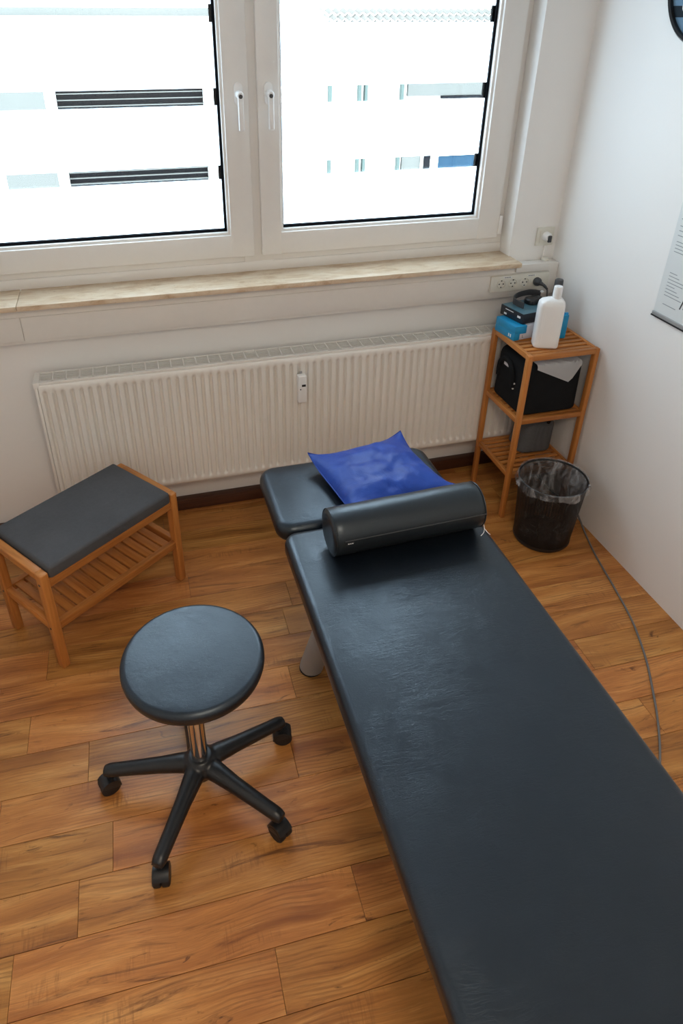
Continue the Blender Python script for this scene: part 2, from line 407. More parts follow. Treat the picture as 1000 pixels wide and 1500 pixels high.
bm = bmesh.new()
bx(bm, RX0-0.1, 0.1, 0, 0.30, -0.12, OZ0); bx(bm, RX0-0.1, 0.1, 0, 0.30, OZ1, RH+0.1)
bx(bm, RX0-0.1, OX0, 0, 0.30, OZ0, OZ1); bx(bm, OX1, 0.1, 0, 0.30, OZ0, OZ1)
struct(finish('wall_back', bm, 'wall_paint', smooth=False), 'white wall with the window and radiator')
struct(box('wall_right', 0, 0.12, RY0-0.1, 0.0, -0.12, RH+0.1, 'wall_paint', smooth=False), 'plain white wall on the right')
struct(box('wall_left', RX0-0.12, RX0, RY0-0.1, 0.0, -0.12, RH+0.1, 'wall_paint', smooth=False), 'plain white wall on the left')
struct(box('wall_front', RX0, 0, RY0-0.12, RY0, -0.12, RH+0.1, 'wall_paint', smooth=False), 'plain white wall behind the viewer')
struct(box('ceiling', RX0-0.1, 0.1, RY0-0.1, 0.2, RH, RH+0.12, 'ceiling_paint', smooth=False), 'white ceiling')

# laminate planks: rows run along the window wall
def build_planks():
    rot = math.radians(-0.8); ca, sa = math.cos(rot), math.sin(rot)
    pitch, gap = 0.1383, 0.0005
    meshes = {}
    def plank_mesh(L):
        key = round(L, 3)
        if key not in meshes:
            b = bmesh.new(); bx(b, -L/2+gap, L/2-gap, -pitch/2+gap*1.5, pitch/2-gap*1.5, -0.010, 0.0)
            top = [e for e in b.edges if all(v.co.z > -0.001 for v in e.verts)]
            bmesh.ops.bevel(b, geom=top, offset=0.0004, segments=1, affect='EDGES')
            bmesh.ops.recalc_face_normals(b, faces=b.faces[:])
            me = bpy.data.meshes.new('plank'); b.to_mesh(me); b.free(); me.materials.append(MAT['laminate']); meshes[key] = me
        return meshes[key]
    # known joint (x, row centre y) pairs read off the photograph
    anchors = {-1.64: -2.166, -1.915: -1.696, -1.782: -1.457, -1.23: -2.145, -1.36: -1.53, -1.09: -2.33}
    rng = random.Random(3)
    y0 = -1.708+0.004
    k = -15
    while True:
        # row k occupies [y0-(k+1)*pitch, y0-k*pitch] in the rotated frame (pivot x=-2.3)
        yc = y0-(k+0.5)*pitch; k += 1
        if yc > 0.09: continue
        if yc < RY0-0.12: break
        start = None
        for ya, xa in anchors.items():
            if abs(ya-yc) < pitch/2: start = xa
        L0 = 0.86
        if start is None: start = -2.3+rng.random()*L0
        x = start
        while x > RX0-0.1: x -= L0
        while x < 0.08:
            xa, xb = max(x, RX0-0.08), min(x+L0, 0.08)
            if xb-xa > 0.03:
                xm = (xa+xb)/2
                o = bpy.data.objects.new('plank', plank_mesh(xb-xa)); COL.objects.link(o); o.parent = floor
                dx, dy = xm+2.3, yc
                o.location = (-2.3+dx*ca, dy+dx*sa, 0.0); o.rotation_euler = (0, 0, rot)
            x += L0
build_planks()

b_ = box('baseboard_back', RX0, -0.001, -0.038, 0, 0.0, 0.058, 'skirting_wood', bev=0.004); struct(b_, 'dark brown wooden skirting under the radiator')

# window sill
sill = thing('trim_1', 'beige stone window sill with worn front edge', 'window sill'); struct(sill)
del sill['category']
bm = bmesh.new(); bx(bm, -2.243, -0.212, -0.104, 0.092, 1.052, 1.072, 0.0025); finish('sill_slab', bm, 'sill_stone', sill)
bm = bmesh.new(); bx(bm, -2.72, -2.2445, -0.104, 0.092, 1.052, 1.072, 0.0025); finish('sill_slab', bm, 'sill_stone', sill)

# window
win = bpy.data.objects.new('window_1', None); COL.objects.link(win); struct(win, 'white two-sash window with frosted film bands')
bm = bmesh.new()
FY0, FY1 = 0.088, 0.150
bx(bm, OX0, OX0+0.075, FY0+0.002, FY1-0.002, OZ0, OZ1, 0.003); bx(bm, OX1-0.062, OX1, FY0+0.002, FY1-0.002, OZ0, OZ1, 0.003)
bx(bm, OX0, OX1, FY0, FY1, OZ0+0.02, 1.165, 0.003); bx(bm, OX0, OX1, FY0, FY1, OZ1-0.075, OZ1, 0.003)
bx(bm, OX0, OX1, FY0-0.006, FY0+0.02, OZ0+0.018, 1.112, 0.003)
bx(bm, -1.372, -1.250, FY0-0.004, FY1, 1.105, OZ1-0.03, 0.003)
finish('window_frame', bm, 'frame_white', win)
def sash(x0, x1, gx0, gx1, handle_x):
    z0, z1, gz0, gz1 = 1.140, 2.385, 1.229, 2.30
    ya, yb = 0.062, 0.118
    s = bpy.data.objects.new('sash', None); COL.objects.link(s); s.parent = win
    bm = bmesh.new()
    e = 0.006
    for a, k in (((x0, gx0, z0, z1), 0), ((gx1, x1, z0, z1), 0), ((gx0-e, gx1+e, z0+0.0005, gz0), 0.0008), ((gx0-e, gx1+e, gz1, z1-0.0005), 0.0008)):
        bx(bm, a[0], a[1], ya+k, yb-k, a[2], a[3], 0.004)
    finish('sash_frame', bm, 'frame_white', s)
    bm = bmesh.new()   # glazing bead, set back from the sash face
    for a in ((gx0-0.002, gx0+0.010, gz0, gz1), (gx1-0.010, gx1+0.002, gz0, gz1), (gx0, gx1, gz0-0.002, gz0+0.010), (gx0, gx1, gz1-0.010, gz1+0.002)):
        bx(bm, a[0], a[1], ya+0.012+(0.0006 if a[0] == gx0 else 0), yb-0.006, a[2], a[3], 0.002)
    finish('glazing_bead', bm, 'frame_white', s)
    hx0, hx1, hz0, hz1 = gx0+0.010, gx1-0.010, gz0+0.010, gz1-0.010
    bm = bmesh.new()
    for a in ((hx0-0.001, hx0+0.006, hz0, hz1), (hx1-0.009, hx1+0.001, hz0, hz1), (hx0, hx1, hz0-0.001, hz0+0.010), (hx0, hx1, hz1-0.006, hz1+0.001)):
        bx(bm, a[0], a[1], 0.092, 0.099, a[2], a[3])
    finish('gasket', bm, 'dark_gasket', s)
    box('pane', hx0, hx1, 0.1000, 0.1035, hz0, hz1, 'window_glass', s, smooth=False)
    box('pane', hx0, hx1, 0.1160, 0.1195, hz0, hz1, 'window_glass', s, smooth=False)
    bm = bmesh.new(); w = 0.018
    for a in ((hx0, hx0+0.005, hz0, hz1), (hx1-w, hx1, hz0, hz1), (hx0, hx1, hz0, hz0+w), (hx0, hx1, hz1-w, hz1)):
        bx(bm, a[0], a[1], 0.1045, 0.1155, a[2], a[3])
    finish('spacer', bm, 'dark_gasket', s)
    for (a, b) in ((hz0+0.012, 1.437), (1.488, 1.696), (1.753, 1.958), (2.012, 2.22)):
        bm = bmesh.new(); vs = [bm.verts.new(p) for p in ((hx0+0.007, 0.0995, a), (hx1-0.010, 0.0995, a), (hx1-0.010, 0.0995, b), (hx0+0.007, 0.0995, b))]
        bm.faces.new(vs); f = finish('frosted_film', bm, 'frosted_film', s, smooth=False); f['label'] = 'white frosted film band'
    # handle
    h = bpy.data.objects.new('window_handle', None); COL.objects.link(h); h.parent = win; h.location = (handle_x, ya, 1.735)
    bm = bmesh.new()
    ring = [bm.verts.new((x, 0, z)) for x, z in rrect(0.030, 0.075, 0.0149, 8)]; f = bm.faces.new(ring)
    ex = bmesh.ops.extrude_face_region(bm, geom=[f]); bmesh.ops.translate(bm, verts=[v for v in ex['geom'] if isinstance(v, bmesh.types.BMVert)], vec=(0, -0.012, 0))
    finish('rosette', bm, 'plastic_white', h)
    bm = bmesh.new(); lathe(bm, [(0.0135, -0.010), (0.0130, -0.040), (0.0125, -0.052), (0.009, -0.056)], 24, (0, 0, 0), True, 'Y'); finish('spindle', bm, 'plastic_white', h)
    bm = bmesh.new(); lathe(bm, [(0.0072, -0.0555), (0.0068, -0.0585)], 18, (0, 0, -0.004), True, 'Y'); finish('lock_cylinder', bm, 'dark_grey_plastic', h)
    bm = bmesh.new(); bx(bm, -0.0095, 0.0095, -0.056, -0.040, -0.118, 0.004, 0.004, 3); finish('lever', bm, 'plastic_white', h)
sash(-1.302, -0.255, -1.221, -0.355, -1.262)
sash(-2.440, -1.335, -2.330, -1.426, -1.372)
# hinge cover at the lower right corner of the right sash
h = bpy.data.objects.new('hinge', None); COL.objects.link(h); h.parent = win
bm = bmesh.new(); bx(bm, -0.258, -0.240, 0.056, 0.09, 1.155, 1.235, 0.004); finish('hinge_cover', bm, 'frame_white', h)

# added fill lamp, out of view, lifts the lower walls and floor
def fill_lamp():
    L = thing('fill_lamp', 'added unseen round fill lamp on the ceiling above the viewer', 'lamp', (-1.55, -2.85, RH))
    bm = bmesh.new(); lathe(bm, [(0.24, -0.002), (0.25, -0.010), (0.25, -0.045), (0.235, -0.05)], 48); finish('housing', bm, 'frame_white', L)
    t = NT('fill_lamp_glow'); e = t.n('ShaderNodeEmission', Strength=FILL_LAMP); n = t.noise(t.obj(), 2.0, 2); t.l(t.mix(n, (1.0, 0.84, 0.66, 1), (1.0, 0.86, 0.69, 1)), e.inputs[0]); t.surf(e.outputs[0]); MAT['fill_lamp_glow'] = t.m
    bm = bmesh.new(); lathe(bm, [(0.232, -0.050), (0.20, -0.070), (0.12, -0.085), (0.02, -0.090)], 48); finish('diffuser', bm, 'fill_lamp_glow', L)
FILL_LAMP = 14.0
fill_lamp()

# ------------------------------------------------------------------ outside
struct(box('ground', -40, 40, 0.6, 60, -6.2, -6.0, 'asphalt', smooth=False), 'street surface below the window')
def building_left():
    b = thing('neighbour_building', 'white flat-roofed building with dark slatted window seen through left pane', 'building', (0, 6.0, -6.0))
    x0, x1, top = -9.0, -0.45, 7.96
    bm = bmesh.new(); wx0, wx1, wz0, wz1 = -2.385, -0.785, 5.85, 7.55
    bx(bm, x0, wx0, 0, 3, 0, top); bx(bm, wx1, x1, 0, 3, 0, top); bx(bm, wx0, wx1, 0, 3, 0, wz0); bx(bm, wx0, wx1, 0, 3, wz1, top); bx(bm, wx0, wx1, 0.3, 3, wz0, wz1)
    finish('wall', bm, 'facade_white', b, smooth=False)
    bm = bmesh.new(); bx(bm, x0, x1+0.05, -0.10, 0.02, top, top+0.075, 0.01); finish('roof_edge', bm, 'facade_grey', b)
    bm = bmesh.new(); bx(bm, -3.05, -2.50, -0.02, 0.01, 5.6, 7.62, 0.004); finish('wall_panel', bm, 'facade_grey', b)
    w = bpy.data.objects.new('window', None); COL.objects.link(w); w.parent = b
    box('pane', wx0, wx1, 0.10, 0.12, wz0, wz1, 'shutter_dark', w, smooth=False)
    bm = bmesh.new()
    for q in ((wx0-0.06, wx0, wz0, wz1), (wx1, wx1+0.06, wz0, wz1), (wx0-0.06, wx1+0.06, wz0-0.05, wz0), (wx0-0.06, wx1+0.06, wz1, wz1+0.05)): bx(bm, q[0], q[1], -0.03, 0.1, q[2], q[3])
    finish('window_frame', bm, 'facade_white', w)
    first = None
    n = 26
    for i in range(n):
        z = wz0+0.05+i*(wz1-wz0-0.06)/n
        if first is None: first = box('slat', wx0, wx1, 0.04, 0.09, -0.0045, 0.0045, 'facade_grey', w, smooth=False); first.location = (0, 0, z)
        else: dup(first, location=(0, 0, z))
building_left()
def building_right():
    b = thing('neighbour_building', 'white house with grey pilasters and blue window seen through right pane', 'building', (0, 6.0, -6.0))
    top = 7.55
    bm = bmesh.new(); bx(bm, -0.44, 9.0, 0.02, 3, 0, top); finish('wall', bm, 'facade_white', b, smooth=False)
    first = None
    for x in (0.70, 1.065, 1.145, 1.605):
        if first is None: first = box('pilaster', -0.018, 0.018, -0.05, 0.03, 0.0, top, 'pillar_green', b, smooth=False); first.location = (x, 0, 0)
        else: dup(first, location=(x, 0, 0))
    box('wall_panel', 1.68, 2.66, -0.03, 0.03, 7.12, 7.52, 'facade_grey', b, bev=0.004)
    box('wall_ledge', 2.13, 2.68, -0.05, 0.03, 7.085, 7.115, 'shutter_dark', b, bev=0.003)
    box('wall_panel', 1.66, 1.93, -0.02, 0.03, 5.9, 6.42, 'facade_grey', b, bev=0.004)
    for (a, c, zz0, zz1, m) in ((1.945, 2.05, 6.1, 6.44, 'shutter_dark'), (2.15, 2.69, 5.75, 6.42, 'pane_blue')):
        w = bpy.data.objects.new('window', None); COL.objects.link(w); w.parent = b
        box('pane', a, c, -0.02, 0.03, zz0, zz1, m, w, smooth=False)
        bm = bmesh.new()
        for q in ((a-0.03, a, zz0, zz1), (c, c+0.03, zz0, zz1), (a-0.03, c+0.03, zz0-0.03, zz0), (a-0.03, c+0.03, zz1, zz1+0.03)): bx(bm, q[0], q[1], -0.04, 0.03, q[2], q[3])
        finish('window_frame', bm, 'facade_white', w, smooth=False)
    # tiled roof: ridged courses
    bm = bmesh.new(); courses, per = 7, 46
    for j in range(courses):
        ya, yb = -0.25+j*0.21, -0.25+(j+1)*0.21+0.03
        za, zb = 7.56+j*0.068+0.02, 7.56+(j+1)*0.068
        prev = None
        for i in range(per*4+1):
            x = 0.9+i*4.6/(per*4); h = 0.018*math.sin(i/4*2*PI)
            cur = (bm.verts.new((x, ya, za+h)), bm.verts.new((x, yb, zb+h)))
            if prev: bm.faces.new((prev[0], cur[0], cur[1], prev[1]))
            prev = cur
    r = finish('roof', bm, 'roof_tile', b)
building_right()
def tree():
    t = thing('garden_tree', 'yellow-green treetop showing above the flat roof', 'tree', (-0.95, 9.9, -6.0))
    bm = bmesh.new(); tube(bm, [(0, 0, 0), (0.05, 0, 4), (0, 0, 7.4)], [0.16, 0.11, 0.05], 8); finish('trunk', bm, 'skirting_wood', t)
    bm = bmesh.new(); rng = random.Random(5)
    for i in range(1500):
        d = Vector((rng.gauss(0, 1), rng.gauss(0, 1), rng.gauss(0, 1))).normalized()*(0.35+0.65*rng.random())
        p = Vector((d.x*0.55, d.y*0.6, 7.32+d.z*0.75)); s = 0.05
        a = Vector((rng.gauss(0, 1), rng.gauss(0, 1), rng.gauss(0, 1))).normalized(); c = a.orthogonal().normalized()
        bm.faces.new([bm.verts.new(p+q) for q in (a*s, c*s*0.6, -a*s, -c*s*0.6)])
    f = finish('foliage', bm, 'leaf_green', t, smooth=False); f['kind'] = 'stuff'
tree()

# ================================================================== RADIATOR
def radiator():
    p = 1/30.0; x_first = -2.204; n = 62
    x0, x1 = x_first-0.022, x_first+(n-1)*p+0.022
    yf = -0.146; z0, z1 = 0.226, 0.768
    zt, zb = 0.735, 0.254
    R = thing('radiator', 'long white ribbed panel radiator under the window sill', 'radiator', ((x0+x1)/2, -0.09, z0))
    ox, oy, oz = R.location
    # fluted panel
    zs = [z0, z0+0.004, zb-0.008, zb-0.003, zb+0.003, zb+0.010, (zb+zt)/2, zt-0.010, zt-0.003, zt+0.003, zt+0.008, z1-0.004, z1]
    wz = {zb-0.003: 0.25, zb+0.003: 0.75, zb+0.010: 1, (zb+zt)/2: 1, zt-0.010: 1, zt-0.003: 0.75, zt+0.003: 0.25}
    prof = [(-0.5, 0), (-0.27, 0), (-0.21, 0.30), (-0.11, 0.95), (0.0, 1.0), (0.11, 0.95), (0.21, 0.30), (0.27, 0)]
    cols = [(x0, 0), (x0+0.003, 0)]
    for i in range(n):
        for u, d in prof:
            x = x_first+(i+u)*p
            if x > x0+0.004: cols.append((x, d))
    cols += [(x1-0.003, 0), (x1, 0)]
    bm = bmesh.new(); grid = []
    for x, d in cols:
        e = 0.004 if x in (x0, x1) else 0
        grid.append([bm.verts.new((x-ox, yf+0.0135*d*wz.get(z, 0)+max(e, 0.004 if z in (z0, z1) else 0)-oy, z-oz)) for z in zs])
    for a, b in zip(grid, grid[1:]):
        for k in range(len(zs)-1): bm.faces.new((a[k], b[k], b[k+1], a[k+1]))
    # returns at top and bottom
    for k in (0, len(zs)-1):
        back = [bm.verts.new((x-ox, yf+0.018-oy, zs[k]-oz)) for x, d in cols]
        for i in range(len(cols)-1): bm.faces.new((grid[i][k], grid[i+1][k], back[i+1], back[i]))
    finish('front_panel', bm, 'radiator_white', R, angle=50)
    box('back_panel', x0-ox+0.004, x1-ox-0.004, -0.062-oy, -0.052-oy, 0.004, z1-z0-0.004, 'radiator_white', R)
    bm = bmesh.new()
    for i in range(100):
        xx = x0+0.02+i*0.0204
        bx(bm, xx-ox, xx+0.004-ox, -0.124-oy, -0.066-oy, 0.03, z1-z0-0.045)
    finish('convector_fins', bm, 'convector_shaded', R, smooth=False)['kind'] = 'stuff'
    for xa, xb in ((x0-0.012, x0-0.001), (x1+0.001, x1+0.012)):
        bm = bmesh.new(); bx(bm, xa-ox, xb-ox, yf+0.004-oy, -0.048-oy, 0, z1-z0+0.012, 0.002); finish('side_cover', bm, 'radiator_white', R)
    # top grille
    bm = bmesh.new(); ya, yb = yf+0.004, -0.048; zt0, zt1 = z1-oz+0.001, z1-oz+0.011
    bx(bm, x0-0.010-ox, x1+0.010-ox, ya-oy, ya+0.014-oy, zt0, zt1, 0.0015); bx(bm, x0-0.010-ox, x1+0.010-ox, yb-0.006-oy, yb-oy, zt0, zt1, 0.0015)
    m = 6
    for k in range(m):
        y = ya+0.014+(k+0.65)*(yb-0.006-ya-0.014)/m; bx(bm, x0-ox, x1-ox, y-0.0015-oy, y+0.0015-oy, zt1-0.004, zt1-0.001)
    x = x0+0.006
    while x < x1:
        bx(bm, x-0.0025-ox, x+0.0025-ox, ya+0.004-oy, yb-0.002-oy, zt1-0.007, zt1); x += 0.05
    bx(bm, x0-0.0145-ox, x0+0.008-ox, ya-0.003-oy, yb+0.001-oy, zt0-0.012, zt1+0.0015, 0.002)
    finish('top_grille', bm, 'radiator_white', R, smooth=False)
    # wall brackets and the pipe stub carrying it
    for xx in (x0+0.25, x1-0.25):
        box('wall_bracket', xx-ox-0.02, xx-ox+0.02, -0.052-oy, -0.001-oy, 0.05, 0.50, 'radiator_white', R, bev=0.002)
    return R
radiator()
hm = thing('heat_meter', 'small white heat meter clipped to the radiator front', 'meter', (-1.197, -0.147, 0.570))
box('meter_body', -0.0185, 0.0185, -0.030, 0.0, 0, 0.125, 'plastic_white', hm, bev=0.004, seg=3)
box('mounting_rail', -0.005, 0.005, -0.004, 0.001, 0.0, 0.135, 'grey_steel', hm, bev=0.001)
box('display', -0.003, 0.0135, -0.0308, -0.029, 0.076, 0.086, 'black_plastic', hm)
bm = bmesh.new(); lathe(bm, [(0.0028, -0.0308), (0.0028, -0.029)], 14, (-0.0085, 0, 0.064), True, 'Y'); finish('sensor_dot', bm, 'black_plastic', hm)

# ================================================================== TRUNKING, SOCKETS
tr = thing('cable_trunking', 'cream white cable trunking along the wall below the sill', 'trunking', (0, 0, 0.905))
bm = bmesh.new(); bx(bm, RX0, -0.001, -0.056, 0.0, 0.0, 0.142, 0.004); finish('trunk_body', bm, 'trunk_white', tr)
bm = bmesh.new(); bx(bm, -2.245, -0.048, -0.061, -0.05, 0.014, 0.108, 0.002); finish('trunk_cover', bm, 'trunk_white', tr)
bm = bmesh.new(); bx(bm, RX0, -2.247, -0.061, -0.05, 0.014, 0.108, 0.002); finish('trunk_cover', bm, 'trunk_white', tr)
bm = bmesh.new(); bx(bm, -0.212, -0.05, -0.066, -0.02, 0.112, 0.146, 0.002); finish('end_cap', bm, 'trunk_white', tr)

sp = thing('socket_strip', 'cream four-way socket strip set into the wall trunking', 'socket', (-0.19, -0.061, 0.975))
bm = bmesh.new(); bx(bm, -0.140, 0.142, -0.010, 0.0, -0.036, 0.036, 0.002); finish('cover_plate', bm, 'plate_cream', sp)
first = None
for x in (-0.090, -0.034, 0.023, 0.080):
    s = bpy.data.objects.new('outlet', None); COL.objects.link(s); s.parent = sp; s.location = (x, -0.010, 0)
    bm = bmesh.new(); lathe(bm, [(0.0205, 0.0), (0.0205, -0.003), (0.0185, -0.004), (0.0175, 0.001), (0.016, 0.008)], 24, (0, 0, 0), False, 'Y'); finish('outlet_rim', bm, 'plate_cream', s)
    bm = bmesh.new(); lathe(bm, [(0.0172, 0.0), (0.0165, -0.0012)], 24, (0, 0, 0), True, 'Y'); finish('outlet_face', bm, 'dark_grey_plastic' if x > 0.05 else 'plate_cream', s)
    bm = bmesh.new()
    for dx in (-0.0095, 0.0095): lathe(bm, [(0.0032, -0.0018), (0.0032, 0.0005)], 10, (dx, 0, 0.0), True, 'Y')
    bx(bm, -0.003, 0.003, -0.002, 0.0, 0.012, 0.0165); bx(bm, -0.003, 0.003, -0.002, 0.0, -0.0165, -0.012)
    finish('contact_hole', bm, 'black_plastic', s)
for x in (-0.062, 0.052):
    bm = bmesh.new(); bx(bm, x-0.019, x+0.019, -0.0106, -0.009, 0.0245, 0.0305); finish('name_label', bm, 'plastic_white', sp)
    bm = bmesh.new()
    for k in range(7): bx(bm, x-0.015+k*0.0045, x-0.012+k*0.0045, -0.0109, -0.0104, 0.0258, 0.0292)
    finish('label_print', bm, 'print_dark', sp, smooth=False)

ws = thing('wall_socket', 'square cream wall socket with a white plug beside the window', 'socket', (-0.061, 0.0, 1.150))
bm = bmesh.new(); bx(bm, -0.042, 0.042, -0.009, 0.0, -0.040, 0.040, 0.003); finish('cover_plate', bm, 'plate_cream', ws)
bm = bmesh.new(); bx(bm, -0.029, 0.029, -0.012, -0.008, -0.028, 0.028, 0.002); finish('inner_frame', bm, 'plate_cream', ws)
bm = bmesh.new(); lathe(bm, [(0.0195, -0.0115), (0.0185, -0.030), (0.013, -0.040)], 24, (0.0, 0, 0.003), True, 'Y'); finish('plug_body', bm, 'plastic_white', ws)
bm = bmesh.new(); bx(bm, -0.0065, 0.0105, -0.046, -0.036, -0.017, 0.012, 0.003); finish('plug_grip', bm, 'dark_grey_plastic', ws)
bm = bmesh.new(); bx(bm, 0.004, 0.016, -0.010, 0.0, -0.100, -0.040, 0.003); finish('conduit', bm, 'wall_paint', ws)
bm = bmesh.new(); lathe(bm, [(0.017, -0.1035), (0.017, -0.094), (0.012, -0.088)], 20, (0.008, -0.022, 0)); finish('cable_gland', bm, 'plate_cream', ws)

# ================================================================== MASSAGE TABLE
def table():
    tx, h = -1.150, 0.576
    T = thing('massage_table', 'long black vinyl massage table with separate headrest section', 'massage table', (tx, -1.85, 0))
    L0, L1 = -2.86, -0.985
    bm = bmesh.new(); slab(bm, 0.640, L1-L0, 0.068, 0.045, 0.026, 0.022, 0.003, 10, (0, (L0+L1)/2+1.85, h-0.034)); finish('table_pad', bm, 'black_vinyl', T, angle=60)
    bm = bmesh.new(); slab(bm, 0.640, 0.372, 0.068, 0.060, 0.030, 0.024, 0.006, 10, (-0.006, -0.782+1.85, h-0.042)); finish('headrest_pad', bm, 'black_vinyl', T, angle=60)
    bm = bmesh.new()
    bx(bm, -0.27, -0.23, L0+1.95, -0.66+1.85, h-0.115, h-0.077, 0.003); bx(bm, 0.23, 0.27, L0+1.95, -0.66+1.85, h-0.115, h-0.077, 0.003)
    for y in (-2.7, -1.9, -1.12, -0.72): bx(bm, -0.27, 0.27, y+1.83, y+1.87, h-0.114, h-0.078, 0.003)
    finish('frame', bm, 'grey_steel', T)
    for sx in (-1, 1):
        for (yf, yt) in ((-1.055, -1.06), (-2.62, -2.60)):
            bm = bmesh.new(); tube(bm, [(sx*0.243, yf+1.85, 0.001), (sx*0.240, yf+1.85, 0.012), (sx*0.165, yt+1.85, 0.30), (sx*0.11, yt+1.85, h-0.1)], [0.040, 0.041, 0.036, 0.034], 24)
            g = finish('leg', bm, 'grey_steel', T, angle=50)
            bm = bmesh.new(); lathe(bm, [(0.039, 0.0), (0.0412, 0.002), (0.0412, 0.006), (0.040, 0.008)], 24, (sx*0.242, yf+1.85, 0)); finish('rubber_foot', bm, 'black_rubber', g)
    for y in (-1.06, -2.60):
        bm = bmesh.new(); tube(bm, [(-0.13, y+1.85, h-0.13), (0.13, y+1.85, h-0.13)], 0.02, 12); finish('crossbar', bm, 'grey_steel', T)
table()

def bolster():
    L, r = 0.492, 0.0735
    B = thing('bolster', 'black vinyl bolster roll lying across the table by the headrest', 'bolster', (-1.112, -1.108, 0.5815+r), math.radians(2.0))
    prof = [(r*0.55, -L/2+0.001), (r-0.016, -L/2), (r-0.006, -L/2+0.004), (r-0.001, -L/2+0.012)]
    body = [(a, b) for a, b in prof]+[(r, -L/2+0.03)]+[(r-0.0006*math.sin(k*1.7), -L/2+0.06+k*(L-0.12)/8) for k in range(9)]+[(r, L/2-0.03)]+[(a, -b) for a, b in prof[::-1]]
    bm = bmesh.new(); lathe(bm, body, 48, (0, 0, 0), True, 'X'); finish('roll', bm, 'bolster_vinyl', B, angle=60)
    for x in (-L/2+0.006, L/2-0.006):
        bm = bmesh.new(); tube(bm, [(x, (r-0.002)*math.cos(a), (r-0.002)*math.sin(a)) for a in [2*PI*i/40 for i in range(41)]], 0.0018, 8, False); finish('piping', bm, 'bolster_vinyl', B)
    a = math.radians(168)
    bm = bmesh.new(); tube(bm, [(-L/2+0.03, (r+0.0006)*math.cos(a), (r+0.0006)*math.sin(a)), (L/2-0.006, (r+0.0006)*math.cos(a), (r+0.0006)*math.sin(a))], 0.0018, 8); s = finish('zip_seam', bm, 'dark_grey_plastic', B); s['label'] = 'dark grey zip seam'
    a2 = math.radians(174)
    bm = bmesh.new(); bx(bm, -L/2+0.034, -L/2+0.056, (r+0.0012)*math.cos(a2)-0.0015, (r+0.0012)*math.cos(a2)+0.0015, (r+0.0012)*math.sin(a2)-0.003, (r+0.0012)*math.sin(a2)+0.003, 0.0008); finish('zip_pull', bm, 'dark_grey_plastic', B)
    bm = bmesh.new()
    for k in range(3): bx(bm, -L/2+0.037+k*0.006, -L/2+0.0405+k*0.006, (r+0.0030)*math.cos(a2)-0.0005, (r+0.0030)*math.cos(a2)+0.0005, (r+0.0012)*math.sin(a2)-0.0014, (r+0.0012)*math.sin(a2)+0.0014)
    finish('pull_print', bm, 'plastic_white', B, smooth=False)
    bm = bmesh.new()
    tube(bm, spline([(L/2-0.004, -0.05, -0.03), (L/2+0.006, -0.052, -0.05), (L/2+0.002, -0.062, -0.066), (L/2-0.012, -0.070, -0.0715)], 6), 0.0011, 6)
    tube(bm, spline([(L/2+0.004, -0.055, -0.055), (L/2+0.014, -0.066, -0.068), (L/2+0.020, -0.072, -0.0722)], 6), 0.0011, 6)
    finish('loose_thread', bm, 'paper_white', B)
bolster()

def pillow():
    N = 40; w, d, t = 0.378, 0.375, 0.100
    P = tag(None or bpy.data.objects.new('cushion', None), 'royal blue cushion lying flat on the headrest', 'cushion'); COL.objects.link(P)
    P.location = (-1.083, -0.812, 0.6035); P.rotation_euler = (0, 0, math.radians(9.0))
    bm = bmesh.new(); top = []; bot = []
    for j in range(N+1):
        v = -1+2*j/N; rt = []; rb = []
        for i in range(N+1):
            u = -1+2*i/N
            pin = 1-0.085*(1-abs(v)**2)*abs(u)**3*0.6; pin2 = 1-0.085*(1-abs(u)**2)*abs(v)**3*0.6
            x, y = u*w/2*pin, v*d/2*pin2
            f = max(0, (1-abs(u)**2.6)*(1-abs(v)**2.6))**0.62
            wr = mnoise.noise(Vector((u*3.2, v*3.2, 2.0)))*0.010*f+mnoise.noise(Vector((u*7, v*7, 5.0)))*0.004*f
            z0 = 0.034*(abs(u)**3*abs(v)**3)
            rt.append(bm.verts.new((x, y, z0+t*0.60*f+wr)))
            edge = i in (0, N) or j in (0, N)
            rb.append(rt[-1] if edge else bm.verts.new((x, y, z0-t*0.20*f)))
        top.append(rt); bot.append(rb)
    for j in range(N):
        for i in range(N):
            bm.faces.new((top[j][i], top[j][i+1], top[j+1][i+1], top[j+1][i]))
            q = (bot[j][i], bot[j+1][i], bot[j+1][i+1], bot[j][i+1])
            try: bm.faces.new(q)
            except ValueError: pass
    finish('cushion_cover', bm, 'blue_satin', P, angle=80)
    bm = bmesh.new(); loop = [top[0][i] for i in range(0)]
    pts = []
    for i in range(N): pts.append((-1+2*i/N, -1))
    for i in range(N): pts.append((1, -1+2*i/N))
    for i in range(N): pts.append((1-2*i/N, 1))
    for i in range(N+1): pts.append((-1, 1-2*i/N))
    path = []
    for u, v in pts:
        pin = 1-0.085*(1-abs(v)**2)*abs(u)**3*0.6; pin2 = 1-0.085*(1-abs(u)**2)*abs(v)**3*0.6
        path.append((u*w/2*pin, v*d/2*pin2, 0.034*(abs(u)**3*abs(v)**3)))
    tube(bm, path, 0.0022, 6, False); finish('edge_seam', bm, 'blue_satin', P)
pillow()

